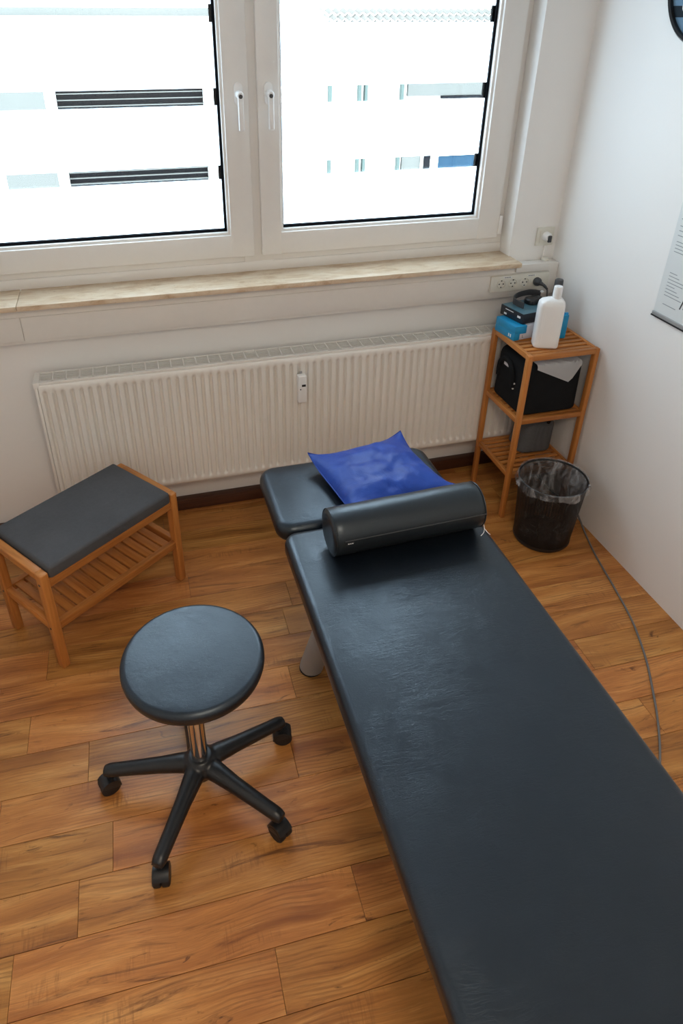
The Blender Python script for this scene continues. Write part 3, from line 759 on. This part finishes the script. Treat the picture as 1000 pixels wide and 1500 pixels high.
# ================================================================== STOOL
def stool():
    cx, cy = -1.812, -1.388
    S = thing('swivel_stool', 'round black vinyl swivel stool on a five-star castor base', 'stool', (cx, cy, 0))
    r, top, th = 0.186, 0.560, 0.053
    prof = [(0.06, top-th), (r-0.022, top-th), (r-0.012, top-th+0.004), (r-0.003, top-th+0.014), (r, top-th+0.026)]
    for i in range(1, 9):
        a = PI/2*i/8; prof.append((r-0.017*(1-math.cos(a)), top-0.0205+0.017*math.sin(a)))
    for k in (0.75, 0.5, 0.25, 0.05): prof.append((r*k, top-0.004+0.004*(1-k)))
    bm = bmesh.new(); lathe(bm, prof, 64, (0.014, 0.004, 0)); finish('seat', bm, 'stool_vinyl', S, angle=60)
    bm = bmesh.new(); lathe(bm, [(0.075, top-th-0.014), (0.085, top-th-0.010), (0.085, top-th+0.001)], 32); finish('seat_plate', bm, 'black_plastic', S)
    bm = bmesh.new(); lathe(bm, [(0.0235, 0.13), (0.0235, top-th-0.012)], 32); finish('column', bm, 'chrome', S, angle=60)
    # star base: hub and arms fused
    A = [math.radians(167+72*k) for k in range(5)]
    A[3] = math.radians(167+72*3-4); A[2] = math.radians(167+72*2+3)
    bm = bmesh.new(); lathe(bm, [(0.035, 0.075), (0.048, 0.085), (0.046, 0.135), (0.033, 0.150)], 28)
    for a in A:
        dv = Vector((math.cos(a), math.sin(a), 0)); sv = Vector((-math.sin(a), math.cos(a), 0)); rings = []
        for (q, z, hw, hh) in ((0.0, 0.112, 0.034, 0.030), (0.06, 0.112, 0.029, 0.027), (0.12, 0.104, 0.024, 0.024), (0.20, 0.094, 0.0215, 0.021), (0.268, 0.086, 0.0205, 0.019), (0.284, 0.083, 0.016, 0.014)):
            rings.append([bm.verts.new(dv*q+sv*(hw*math.cos(2*PI*i/14))+Vector((0, 0, z+hh*math.sin(2*PI*i/14)))) for i in range(14)])
        for p_, q_ in zip(rings, rings[1:]):
            for i in range(14): bm.faces.new((p_[i], p_[(i+1) % 14], q_[(i+1) % 14], q_[i]))
        bm.faces.new(rings[0]); bm.faces.new(rings[-1])
    o = finish('star_base', bm, 'black_plastic', S)
    m = o.modifiers.new('fuse', 'REMESH'); m.mode = 'VOXEL'; m.voxel_size = 0.0042; m.use_smooth_shade = True
    m = o.modifiers.new('soften', 'SMOOTH'); m.iterations = 6; m.factor = 0.5
    sw = [200, 262, 300, 350, 95]
    proto = None
    for a, s in zip(A, sw):
        loc = (0.266*math.cos(a), 0.266*math.sin(a), 0)
        if proto is None:
            c = bpy.data.objects.new('castor', None); COL.objects.link(c); c.parent = S
            ch = []
            for yy in (-0.0115, 0.0115):
                bm = bmesh.new(); lathe(bm, [(0.012, -0.0115), (0.024, -0.0115), (0.028, -0.008), (0.0285, 0.0), (0.028, 0.008), (0.024, 0.0105), (0.012, 0.0105)], 28, (0.010, yy, 0.0285), True, 'Y'); ch.append(finish('wheel', bm, 'black_rubber', c))
            bm = bmesh.new(); lathe(bm, [(0.020, -0.0235), (0.0305, -0.021), (0.0315, 0.0), (0.0305, 0.021), (0.020, 0.0235)], 28, (0.010, 0, 0.0285), True, 'Y')
            bmesh.ops.bisect_plane(bm, geom=bm.verts[:]+bm.edges[:]+bm.faces[:], plane_co=(0.010, 0, 0.034), plane_no=(-0.35, 0, 1), clear_inner=True)
            ch.append(finish('hood', bm, 'black_plastic', c))
            bm = bmesh.new(); lathe(bm, [(0.011, 0.050), (0.011, 0.082)], 16); ch.append(finish('stem', bm, 'black_plastic', c))
            proto = (c, ch)
        else:
            c = dup(proto[0])
            for k in proto[1]: dup(k, c)
        c.parent = S; c.location = loc; c.rotation_euler = (0, 0, math.radians(s))
stool()

# ================================================================== BENCH
def bench():
    L, D, H = 0.585, 0.325, 0.432
    B = thing('shoe_bench', 'bamboo bench with dark grey cushion and slatted lower shelf', 'bench', (-2.098, -0.535, 0), math.radians(37.3))
    s = 0.036
    def end(x0):
        for y0 in (-D/2, D/2-s):
            bm = bmesh.new(); bx(bm, x0, x0+0.030, y0, y0+s, 0, H-0.001, 0.005, 3); g = finish('leg', bm, 'bamboo_Z', B)
            for z in (H-0.045, 0.19):
                bm = bmesh.new(); xx = x0-0.0006 if x0 < 0 else x0+0.0306; lathe(bm, [(0.0045, -0.0008), (0.0045, 0.0008)], 12, (xx, y0+s/2, z), True, 'X'); finish('bolt_head', bm, 'dark_grey_plastic', g)
        bm = bmesh.new(); bx(bm, x0+0.0005, x0+0.0295, -D/2+s-0.004, D/2-s+0.004, H-0.032, H, 0.004, 3); finish('end_rail', bm, 'bamboo_Y', B)
        bm = bmesh.new(); bx(bm, x0+0.004, x0+0.026, -D/2+s-0.003, D/2-s+0.003, 0.172, 0.207, 0.003); finish('lower_end_rail', bm, 'bamboo_Y', B)
    end(-L/2); end(L/2-0.030)
    for y in (-D/2+0.006, D/2-0.006-0.022):
        bm = bmesh.new(); bx(bm, -L/2+0.028, L/2-0.028, y, y+0.022, H-0.068, H-0.040, 0.003); finish('seat_rail', bm, 'bamboo_X', B)
        bm = bmesh.new(); bx(bm, -L/2+0.028, L/2-0.028, y, y+0.022, 0.172, 0.205, 0.003); finish('shelf_rail', bm, 'bamboo_X', B)
    n = 13; pit = (L-0.075)/n; first = None
    for i in range(n):
        x = -L/2+0.0375+(i+0.5)*pit
        if first is None:
            bm = bmesh.new(); bx(bm, -pit*0.40, pit*0.40, -D/2+0.026, D/2-0.026, 0.187, 0.199, 0.002); first = finish('slat', bm, 'bamboo_Y', B); first.location = (x, 0, 0)
        else: dup(first, location=(x, 0, 0))
    box('seat_board', -L/2+0.031, L/2-0.031, -D/2+0.008, D/2-0.008, H-0.040, H-0.030, 'bamboo_X', B)
    bm = bmesh.new(); slab(bm, L-0.066, D+0.004, 0.048, 0.012, 0.014, 0.006, 0.005, 5, (0, 0, H-0.030+0.024)); c = finish('seat_cushion', bm, 'grey_fabric', B, angle=60)
bench()

# ================================================================== SLATTED SHELF
SX0, SX1, SY0, SY1, SH = -0.338, -0.014, -0.462, -0.150, 0.812
def shelf():
    cx, cy = (SX0+SX1)/2, (SY0+SY1)/2; w, d = SX1-SX0, SY1-SY0
    S = thing('slatted_shelf', 'three-tier bamboo slatted shelf in the room corner', 'shelf', (cx, cy, 0))
    s, k = 0.027, 0.020
    for x in (-w/2, w/2-k):
        for y in (-d/2, d/2-s):
            bm = bmesh.new(); bx(bm, x, x+k, y, y+s, 0, SH-0.001, 0.004, 3); g = finish('leg', bm, 'bamboo_Z', S)
    tiers = (SH, 0.515, 0.240)
    for z in tiers:
        top = z == SH; rh = 0.024
        for y in (-d/2, d/2-k):
            yy = y+(0.0 if top else 0.003 if y < 0 else -0.003)
            bm = bmesh.new(); bx(bm, -w/2+(k-0.003), w/2-(k-0.003), yy, yy+k, z-rh, z, 0.003); finish('cross_rail', bm, 'bamboo_X', S)
        for x in (-w/2, w/2-k):
            xx = x+(0.002 if x < 0 else -0.002)
            bm = bmesh.new(); bx(bm, xx, xx+k-0.004, -d/2+s-0.003, d/2-s+0.003, z-rh, z, 0.003); finish('side_rail', bm, 'bamboo_Y', S)
        n = 8; pit = (d-2*k)/n; first = None
        for i in range(n):
            y = -d/2+k+(i+0.5)*pit
            if first is None: first = box('slat', -w/2+k-0.004, w/2-k+0.004, -pit*0.29, pit*0.29, -0.012, -0.002, 'bamboo_X', S, bev=0.0015); first.location = (0, y, z)
            else: dup(first, location=(0, y, z))
shelf()

def text(s, size, mat, parent, loc, rot, name='lettering'):
    cu = bpy.data.curves.new(name, 'FONT'); cu.body = s; cu.size = size; cu.align_x = 'CENTER'; cu.align_y = 'CENTER'; cu.extrude = 0.0002
    cu.materials.append(MAT[mat]); o = bpy.data.objects.new(name, cu); COL.objects.link(o); o.parent = parent; o.location = loc; o.rotation_euler = rot
    me = bpy.data.meshes.new_from_object(o); bpy.data.objects.remove(o)
    o = bpy.data.objects.new(name, me); COL.objects.link(o); o.parent = parent; o.location = loc; o.rotation_euler = rot
    return o

def shelf_things():
    z = SH+0.0005
    # white and blue carton
    b = thing('glove_box', 'blue and white carton under the black box on the shelf top', 'box', (-0.243, -0.236, z), math.radians(7))
    bm = bmesh.new(); bx(bm, -0.088, 0.098, -0.060, 0.070, 0, 0.060, 0.002); finish('carton', bm, 'box_white', b)
    bm = bmesh.new(); bx(bm, -0.0895, -0.030, -0.0612, 0.0715, 0.026, 0.0615, 0.002); bx(bm, -0.0896, -0.0875, -0.0612, 0.0715, -0.0003, 0.030, 0.0005)
    bx(bm, -0.0895, -0.062, -0.0613, -0.0595, 0.0, 0.03, 0.0005); finish('blue_wrap', bm, 'box_blue', b)
    box('carton_print', 0.035, 0.047, -0.0608, -0.0600, 0.026, 0.042, 'box_black', b)
    text('L', 0.018, 'print_dark', b, (-0.046, -0.0606, 0.014), (PI/2, 0, 0))
    bm = bmesh.new()
    for k in range(2): bx(bm, -0.0902, -0.0893, -0.028-k*0.012, -0.022-k*0.012, 0.008, 0.022)
    finish('white_print', bm, 'plastic_white', b, smooth=False)['kind'] = 'stuff'
    # black appliance box on it
    c = thing('appliance_box', 'flat black printed box lying on the blue carton', 'box', (-0.215, -0.205, z+0.0625), math.radians(11))
    bm = bmesh.new(); bx(bm, -0.086, 0.086, -0.070, 0.070, 0, 0.043, 0.0015); finish('carton', bm, 'box_black', c)
    box('lid_print', -0.084, 0.084, -0.068, 0.068, 0.0427, 0.0434, 'box_teal', c)
    bm = bmesh.new()
    for j in range(2):
        for i in range(4): bx(bm, -0.008+i*0.013, 0.000+i*0.013, -0.0705, -0.0699, 0.006+j*0.010, 0.012+j*0.010)
    bx(bm, -0.008, 0.040, -0.0705, -0.0699, 0.030, 0.033); bx(bm, -0.0865, -0.0859, -0.055, -0.036, 0.020, 0.029); bx(bm, -0.0865, -0.0859, 0.03, 0.046, 0.008, 0.016); bx(bm, -0.0865, -0.0859, -0.01, 0.04, 0.031, 0.034)
    finish('white_print', bm, 'plastic_white', c, smooth=False)['kind'] = 'stuff'
    box('silver_print', 0.046, 0.075, -0.0705, -0.0699, 0.010, 0.034, 'grey_steel', c)
    # folded black headset-like loop lying on the box
    e = thing('black_headband', 'black curved headband lying on top of the black box', 'headband', (-0.195, -0.180, z+0.0625+0.0436), math.radians(18))
    bm = bmesh.new()
    path = [(-0.075, -0.030, 0.014), (-0.070, 0.030, 0.018), (-0.02, 0.058, 0.022), (0.045, 0.050, 0.026), (0.075, 0.015, 0.026)]
    pts = spline(path, 8); T_, N_ = frames(pts); prev = None
    for p in pts:
        cur = [bm.verts.new(p+Vector((0, 0, dz))+Vector((dx, 0, 0))) for dz, dx in ((-0.0135, 0), (-0.0135, 0.006), (0.012, 0.006), (0.012, 0))]
        if prev:
            for i in range(4): bm.faces.new((prev[i], prev[(i+1) % 4], cur[(i+1) % 4], cur[i]))
        else: bm.faces.new(cur)
        prev = cur
    bm.faces.new(prev); finish('band', bm, 'dark_grey_plastic', e)
    bm = bmesh.new(); slab(bm, 0.085, 0.055, 0.024, 0.024, 0.010, 0.004, 0.002, 8, (0.022, 0.0, 0.012)); finish('pad', bm, 'black_plastic', e)
    bm = bmesh.new(); bx(bm, 0.070, 0.082, 0.0, 0.012, 0.033, 0.040, 0.002); finish('clip', bm, 'plastic_white', e)
    # white bottle
    w = thing('white_bottle', 'white plastic squeeze bottle at the front of the shelf top', 'bottle', (-0.224, -0.378, z), math.radians(-20))
    bm = bmesh.new(); rings = []
    prof = [(0.92, 0.0), (0.98, 0.003), (1.0, 0.009), (1.0, 0.168), (0.99, 0.178), (0.955, 0.188), (0.86, 0.196), (0.62, 0.203), (0.46, 0.207), (0.30, 0.208)]
    for q, zz in prof:
        base = rrect(0.100*q, 0.066*q, 0.016*q, 4)
        if q < 0.6: base = [((0.0175/ (0.03))*0 + x*(1-(0.6-q)/0.3)+((0.0165*math.cos(math.atan2(y, x)))*((0.6-q)/0.3)), y*(1-(0.6-q)/0.3)+0.0165*math.sin(math.atan2(y, x))*((0.6-q)/0.3)) for x, y in base]
        rings.append([bm.verts.new((x+0.020*(1-q), y, zz)) for x, y in base])
    m = len(rings[0])
    for a, b2 in zip(rings, rings[1:]):
        for i in range(m): bm.faces.new((a[i], a[(i+1) % m], b2[(i+1) % m], b2[i]))
    bm.faces.new(rings[0]); bm.faces.new(rings[-1])
    finish('bottle_body', bm, 'plastic_white', w, angle=50)
    bm = bmesh.new()
    for dx in (-0.030, -0.022): tube(bm, [(dx-0.004, -0.0318, 0.02), (dx-0.004, -0.0318, 0.155), (dx-0.002, -0.029, 0.176)], 0.0016, 8)
    finish('moulded_rib', bm, 'plastic_white', w)
    bm = bmesh.new(); lathe(bm, [(0.0165, 0.205), (0.0178, 0.208), (0.0170, 0.250), (0.0155, 0.2535), (0.006, 0.254)], 28, (0.014, 0, 0)); finish('cap', bm, 'plastic_white', w)
    # dark spray can behind
    d = thing('dark_spray_bottle', 'dark grey capped bottle behind the white one', 'bottle', (-0.095, -0.215, z))
    bm = bmesh.new(); lathe(bm, [(0.020, 0.0), (0.0225, 0.004), (0.0225, 0.120), (0.018, 0.136), (0.0165, 0.140)], 28); finish('bottle_body', bm, 'black_plastic', d)
    bm = bmesh.new(); lathe(bm, [(0.0175, 0.138), (0.019, 0.142), (0.0175, 0.212), (0.015, 0.216)], 28); finish('cap', bm, 'dark_grey_plastic', d)
    # blue packet right of the bottle
    g = thing('blue_packet', 'small bright blue packet standing right behind the white bottle', 'packet', (-0.128, -0.318, z), math.radians(-12))
    bm = bmesh.new(); bx(bm, -0.030, 0.030, -0.014, 0.014, 0.0, 0.105, 0.004, 3); finish('packet_body', bm, 'box_blue', g)
    bm = bmesh.new()
    for k in range(7): bx(bm, -0.031+k*0.0088, -0.0225+k*0.0088-0.0015, -0.006, 0.006, 0.104, 0.110, 0.001)
    finish('crimped_seal', bm, 'box_blue', g)
    # black bag on the middle tier
    z2 = 0.5135
    k = thing('black_bag', 'black fabric bag filling the middle shelf tier', 'bag', ((SX0+SX1)/2, (SY0+SY1)/2+0.004, z2))
    bm = bmesh.new(); slab(bm, 0.280, 0.262, 0.232, 0.045, 0.035, 0.016, 0.008, 8, (0, 0, 0.117))
    for v in bm.verts:
        q = mnoise.noise(v.co*9)*0.006; v.co.x *= 1-0.05*(v.co.z/0.2); v.co += Vector((q, q, 0))
        if v.co.z < 0.002: v.co.z = 0.002
    finish('bag_body', bm, 'black_cloth', k, angle=60)
    bm = bmesh.new(); tube(bm, spline([(-0.139, -0.04, 0.10), (-0.146, -0.03, 0.175), (-0.140, 0.03, 0.20), (-0.139, 0.08, 0.17), (-0.136, 0.09, 0.10)], 6), 0.011, 8); finish('carry_strap', bm, 'black_cloth', k)
    bm = bmesh.new()
    for (yy, zz) in ((-0.050, 0.120), (-0.046, 0.095)): lathe(bm, [(0.004, -0.146), (0.004, -0.138)], 12, (0.004, yy, zz), True, 'X')
    finish('rivet', bm, 'paper_white', k)
    bm = bmesh.new(); bx(bm, -0.1405, -0.138, 0.015, 0.05, 0.168, 0.180); finish('brass_buckle', bm, 'box_white', k)
    # white paper folded over the bag's front edge
    pp = thing('paper_sheet', 'white paper sheet folded over the front of the black bag', 'paper', ((SX0+SX1)/2, (SY0+SY1)/2-0.10, z2+0.246))
    bm = bmesh.new(); g2 = []
    yb = SY0+0.018-((SY0+SY1)/2-0.10)
    for j in range(13):
        row = []
        for i in range(13):
            u, v = i/12, j/12
            x = -0.105+0.205*u; hang = 0.020+0.075*(u/0.78 if u < 0.78 else (1-u)/0.22)
            s_ = v*(0.125+hang); flat = 0.125
            if s_ < flat: row.append(bm.verts.new((x, 0.085-s_*(0.085-yb)/flat, 0.002*math.sin(5*u))))
            else: row.append(bm.verts.new((x, yb-0.003-0.05*(s_-flat), -(s_-flat))))
        g2.append(row)
    for j in range(12):
        for i in range(12): bm.faces.new((g2[j][i], g2[j][i+1], g2[j+1][i+1], g2[j+1][i]))
    bmesh.ops.solidify(bm, geom=bm.faces[:], thickness=0.0006); finish('sheet', bm, 'paper_white', pp)
    # grey felt bag on the bottom tier
    f = thing('felt_bag', 'slumped grey felt bag on the lowest shelf tier', 'bag', ((SX0+SX1)/2+0.050, (SY0+SY1)/2+0.045, 0.2385))
    bm = bmesh.new(); slab(bm, 0.170, 0.150, 0.180, 0.045, 0.040, 0.02, 0.012, 8, (0, 0, 0.091))
    for v in bm.verts:
        q = mnoise.noise(v.co*14)*0.012; v.co.x *= 1-0.25*(v.co.z/0.18); v.co += Vector((q+0.10*v.co.z, q*0.6, q*0.5))
        if v.co.z < 0.002: v.co.z = 0.002
    finish('bag_body', bm, 'grey_felt', f, angle=70)
    bm = bmesh.new(); tube(bm, spline([(0.03, -0.075, 0.16), (0.035, -0.085, 0.195), (0.065, -0.07, 0.200), (0.085, -0.05, 0.17)], 6), 0.007, 8); finish('bag_handle', bm, 'black_cloth', f)
shelf_things()

# ================================================================== WASTE BIN
def bin_():
    H, rt, rb = 0.312, 0.139, 0.119
    B = thing('waste_bin', 'black wire mesh waste bin with clear liner by the shelf', 'waste bin', (-0.226, -0.618, 0))
    bm = bmesh.new(); uvl = bm.loops.layers.uv.new('UVMap'); n = 72; lv = 12; rings = []
    for j in range(lv+1):
        q = j/lv; r = rb+(rt-rb)*q; z = 0.016+(H-0.016)*q
        rings.append([bm.verts.new((r*math.cos(2*PI*i/n), r*math.sin(2*PI*i/n), z)) for i in range(n)])
    for j in range(lv):
        for i in range(n):
            f = bm.faces.new((rings[j][i], rings[j][(i+1) % n], rings[j+1][(i+1) % n], rings[j+1][i]))
            for l, (a, b) in zip(f.loops, ((i, j), (i+1, j), (i+1, j+1), (i, j+1))): l[uvl].uv = (a/n, b/lv)
    finish('mesh_wall', bm, 'wire_mesh', B)
    bm = bmesh.new(); lathe(bm, [(rb-0.012, 0.0), (rb-0.004, 0.001), (rb+0.002, 0.010), (rb+0.002, 0.022), (rb-0.002, 0.022), (rb-0.006, 0.006), (0.01, 0.006)], 56); finish('base_ring', bm, 'black_plastic', B)
    bm = bmesh.new(); tube(bm, [(rt*math.cos(2*PI*i/64), rt*math.sin(2*PI*i/64), H) for i in range(65)], 0.0045, 10, False); finish('rim', bm, 'black_plastic', B)
    # liner inside and folded over the rim
    bm = bmesh.new(); n = 96; rings = []
    rng = random.Random(9)
    def wob(i, z, a): return a*mnoise.noise(Vector((math.cos(2*PI*i/n)*3.2, math.sin(2*PI*i/n)*3.2, z*9)))+0.6*a*mnoise.noise(Vector((math.cos(2*PI*i/n)*9, math.sin(2*PI*i/n)*9, z*5+3)))
    prof = [(0.01, 0.020, 0), (0.07, 0.022, 0.004), (0.100, 0.035, 0.006), (0.110, 0.07, 0.010), (0.116, 0.13, 0.011), (0.121, 0.19, 0.010), (0.126, 0.25, 0.007), (0.132, 0.295, 0.002), (0.1395, 0.3180, 0.0), (0.1455, 0.3190, 0.001), (0.1490, 0.310, 0.003), (0.1520, 0.290, 0.008)]
    for k, (r, z, a) in enumerate(prof):
        ring = []
        for i in range(n):
            w = wob(i, z, a); ang = 2*PI*i/n
            dz = 0.016*mnoise.noise(Vector((math.cos(ang)*2.1, math.sin(ang)*2.1, 8)))+0.008*math.sin(5*ang) if k == len(prof)-1 else 0
            rr = min(r+w, 0.1345-0.0*(z) if k < 7 else 9)
            if k < 8: rr = min(r+w, rb+(rt-rb)*(z/H)-0.003)
            ring.append(bm.verts.new((rr*math.cos(ang), rr*math.sin(ang), z+dz)))
        rings.append(ring)
    for a, b in zip(rings, rings[1:]):
        for i in range(n): bm.faces.new((a[i], a[(i+1) % n], b[(i+1) % n], b[i]))
    bm.faces.new(rings[0]); l = finish('bin_liner', bm, 'clear_liner', B, angle=70); l['label'] = 'clear plastic liner folded over the rim'
bin_()

# ================================================================== CORD
def cord():
    C = thing('power_cord', 'grey power cord from the socket strip along the floor', 'cord', (-0.11, -0.075, 0.975))
    ox, oy, oz = C.location
    bm = bmesh.new()
    lathe(bm, [(0.0185, 0.004), (0.0185, -0.012), (0.014, -0.022), (0.0085, -0.030)], 24, (0, 0, 0), True, 'Y'); 
    bmesh.ops.rotate(bm, verts=bm.verts[:], cent=(0, 0, 0), matrix=Matrix.Rotation(0.0, 3, 'X'))
    tube(bm, spline([(0, -0.026, 0), (0.012, -0.040, -0.006), (0.026, -0.050, -0.022)], 5), [0.0085]*4+[0.0065]*4+[0.005]*3, 12)
    p = finish('plug', bm, 'dark_grey_plastic', C); p['label'] = 'dark grey angled plug'
    r = 0.0038
    pts = [(-0.084, -0.125, 0.953), (-0.072, -0.118, 0.91), (-0.060, -0.100, 0.85), (-0.046, -0.085, 0.75), (-0.030, -0.080, 0.5), (-0.022, -0.085, 0.25), (-0.018, -0.16, 0.06), (-0.014, -0.30, 0.012), (-0.011, -0.44, 0.030),
           (-0.011, -0.50, 0.055), (-0.012, -0.57, 0.030), (-0.033, -0.67, r), (-0.072, -0.80, r), (-0.108, -0.96, r), (-0.138, -1.086, r), (-0.170, -1.19, r), (-0.224, -1.319, r), (-0.288, -1.438, r), (-0.358, -1.555, r), (-0.441, -1.669, r), (-0.56, -1.80, r), (-0.75, -1.92, r), (-0.95, -1.96, r), (-1.10, -1.90, r)]
    bm = bmesh.new(); tube(bm, [(a-ox, b-oy, c-oz) for a, b, c in spline(pts, 8)], r, 10); finish('cord', bm, 'grey_cable', C)
cord()

# ================================================================== RIGHT WALL: POSTER AND ROUND SIGN
def poster():
    y0, y1, z0, z1 = -0.676, -1.176, 1.045, 1.755
    P = thing('wall_poster', 'white anatomical chart hanging on the right wall', 'poster', (0, (y0+y1)/2, z0))
    oy = (y0+y1)/2; w = abs(y1-y0)
    box('sheet', -0.0050, -0.0035, -w/2+0.001, w/2-0.001, 0.004, z1-z0, 'poster_paper', P)
    for zz in (0.0, z1-z0-0.016):
        box('hanging_rail', -0.010, -0.0005, -w/2, w/2, zz, zz+0.014, 'grey_steel', P, bev=0.002)
    box('hanging_edge', -0.0115, -0.0005, -w/2-0.001, w/2+0.001, -0.004, 0.0005, 'black_plastic', P)
    rng = random.Random(4); bm = bmesh.new()
    X = -0.0053
    def line(ya, wd, zz, h=0.0026):
        bx(bm, X-0.0002, X+0.0003, w/2-ya-wd, w/2-ya, zz, zz+h)
    zz = 0.058
    line(0.035, 0.065, 0.050)
    for k, wd in enumerate((0.085, 0.070, 0.055, 0.040, 0.075, 0.080, 0.050, 0.036)): line(0.030, wd, 0.082+k*0.0115)
    for k, wd in enumerate((0.090, 0.080, 0.050, 0.060)): line(0.022, wd, 0.235+k*0.0115)
    for k, wd in enumerate((0.040, 0.060, 0.022)): line(0.020, wd, 0.290+k*0.016)
    for k in range(8): line(0.018+0.004*(k % 2), 0.03+0.05*rng.random(), 0.345+k*0.015)
    for k in range(14): line(0.30, 0.06+0.09*rng.random(), 0.10+k*0.022)
    for k in range(10): line(0.30, 0.06+0.09*rng.random(), 0.44+k*0.018)
    finish('text_print', bm, 'print_grey', P, smooth=False)['kind'] = 'stuff'
    # drawn figure: reddish muscle with rib-like strokes below
    bm = bmesh.new()
    def blob(yc, zc, a, b, m=16): 
        vs = [bm.verts.new((X-0.0001, w/2-(yc+a*math.cos(2*PI*i/m)), zc+b*math.sin(2*PI*i/m))) for i in range(m)]; bm.faces.new(vs)
    blob(0.186, 0.150, 0.045, 0.050); blob(0.200, 0.30, 0.030, 0.14); blob(0.200, 0.49, 0.026, 0.06); blob(0.200, 0.585, 0.024, 0.032)
    finish('figure_print', bm, 'print_red', P, smooth=False)
    bm = bmesh.new()
    for k in range(6):
        a = 0.118+k*0.016; tube(bm, [(X, w/2-a-0.020, 0.128), (X, w/2-a-0.008, 0.095), (X, w/2-a, 0.060+0.004*k)], 0.0022, 5)
    finish('stroke_print', bm, 'print_dark', P, smooth=False)
poster()
def disc():
    yc, zc, r = -0.576, 2.088, 0.192
    D = thing('round_sign', 'round blue-grey wall disc with black rim and dark band', 'sign', (0, yc, zc))
    bm = bmesh.new(); lathe(bm, [(r-0.015, -0.003), (r-0.013, -0.020), (r-0.006, -0.024), (r, -0.018), (r, -0.001)], 72, (0, 0, 0), False, 'X'); finish('rim', bm, 'black_plastic', D)
    bm = bmesh.new(); lathe(bm, [(r-0.012, -0.010), (r-0.012, -0.002)], 72, (0, 0, 0), True, 'X'); finish('face', bm, 'disc_blue', D)
    bm = bmesh.new(); z0, z1 = -0.112, -0.080; rr = r-0.014
    vs = []
    for zz in [z0+(z1-z0)*i/6 for i in range(7)]: vs.append((math.sqrt(rr*rr-zz*zz), zz))
    ring = [bm.verts.new((-0.0108, a, b)) for a, b in vs]+[bm.verts.new((-0.0108, -a, b)) for a, b in vs[::-1]]
    bm.faces.new(ring); finish('dark_band', bm, 'disc_band', D, smooth=False)
    text('C', 0.052, 'plastic_white', D, (-0.0112, 0.098, -0.082), (PI/2, 0, -PI/2))
disc()
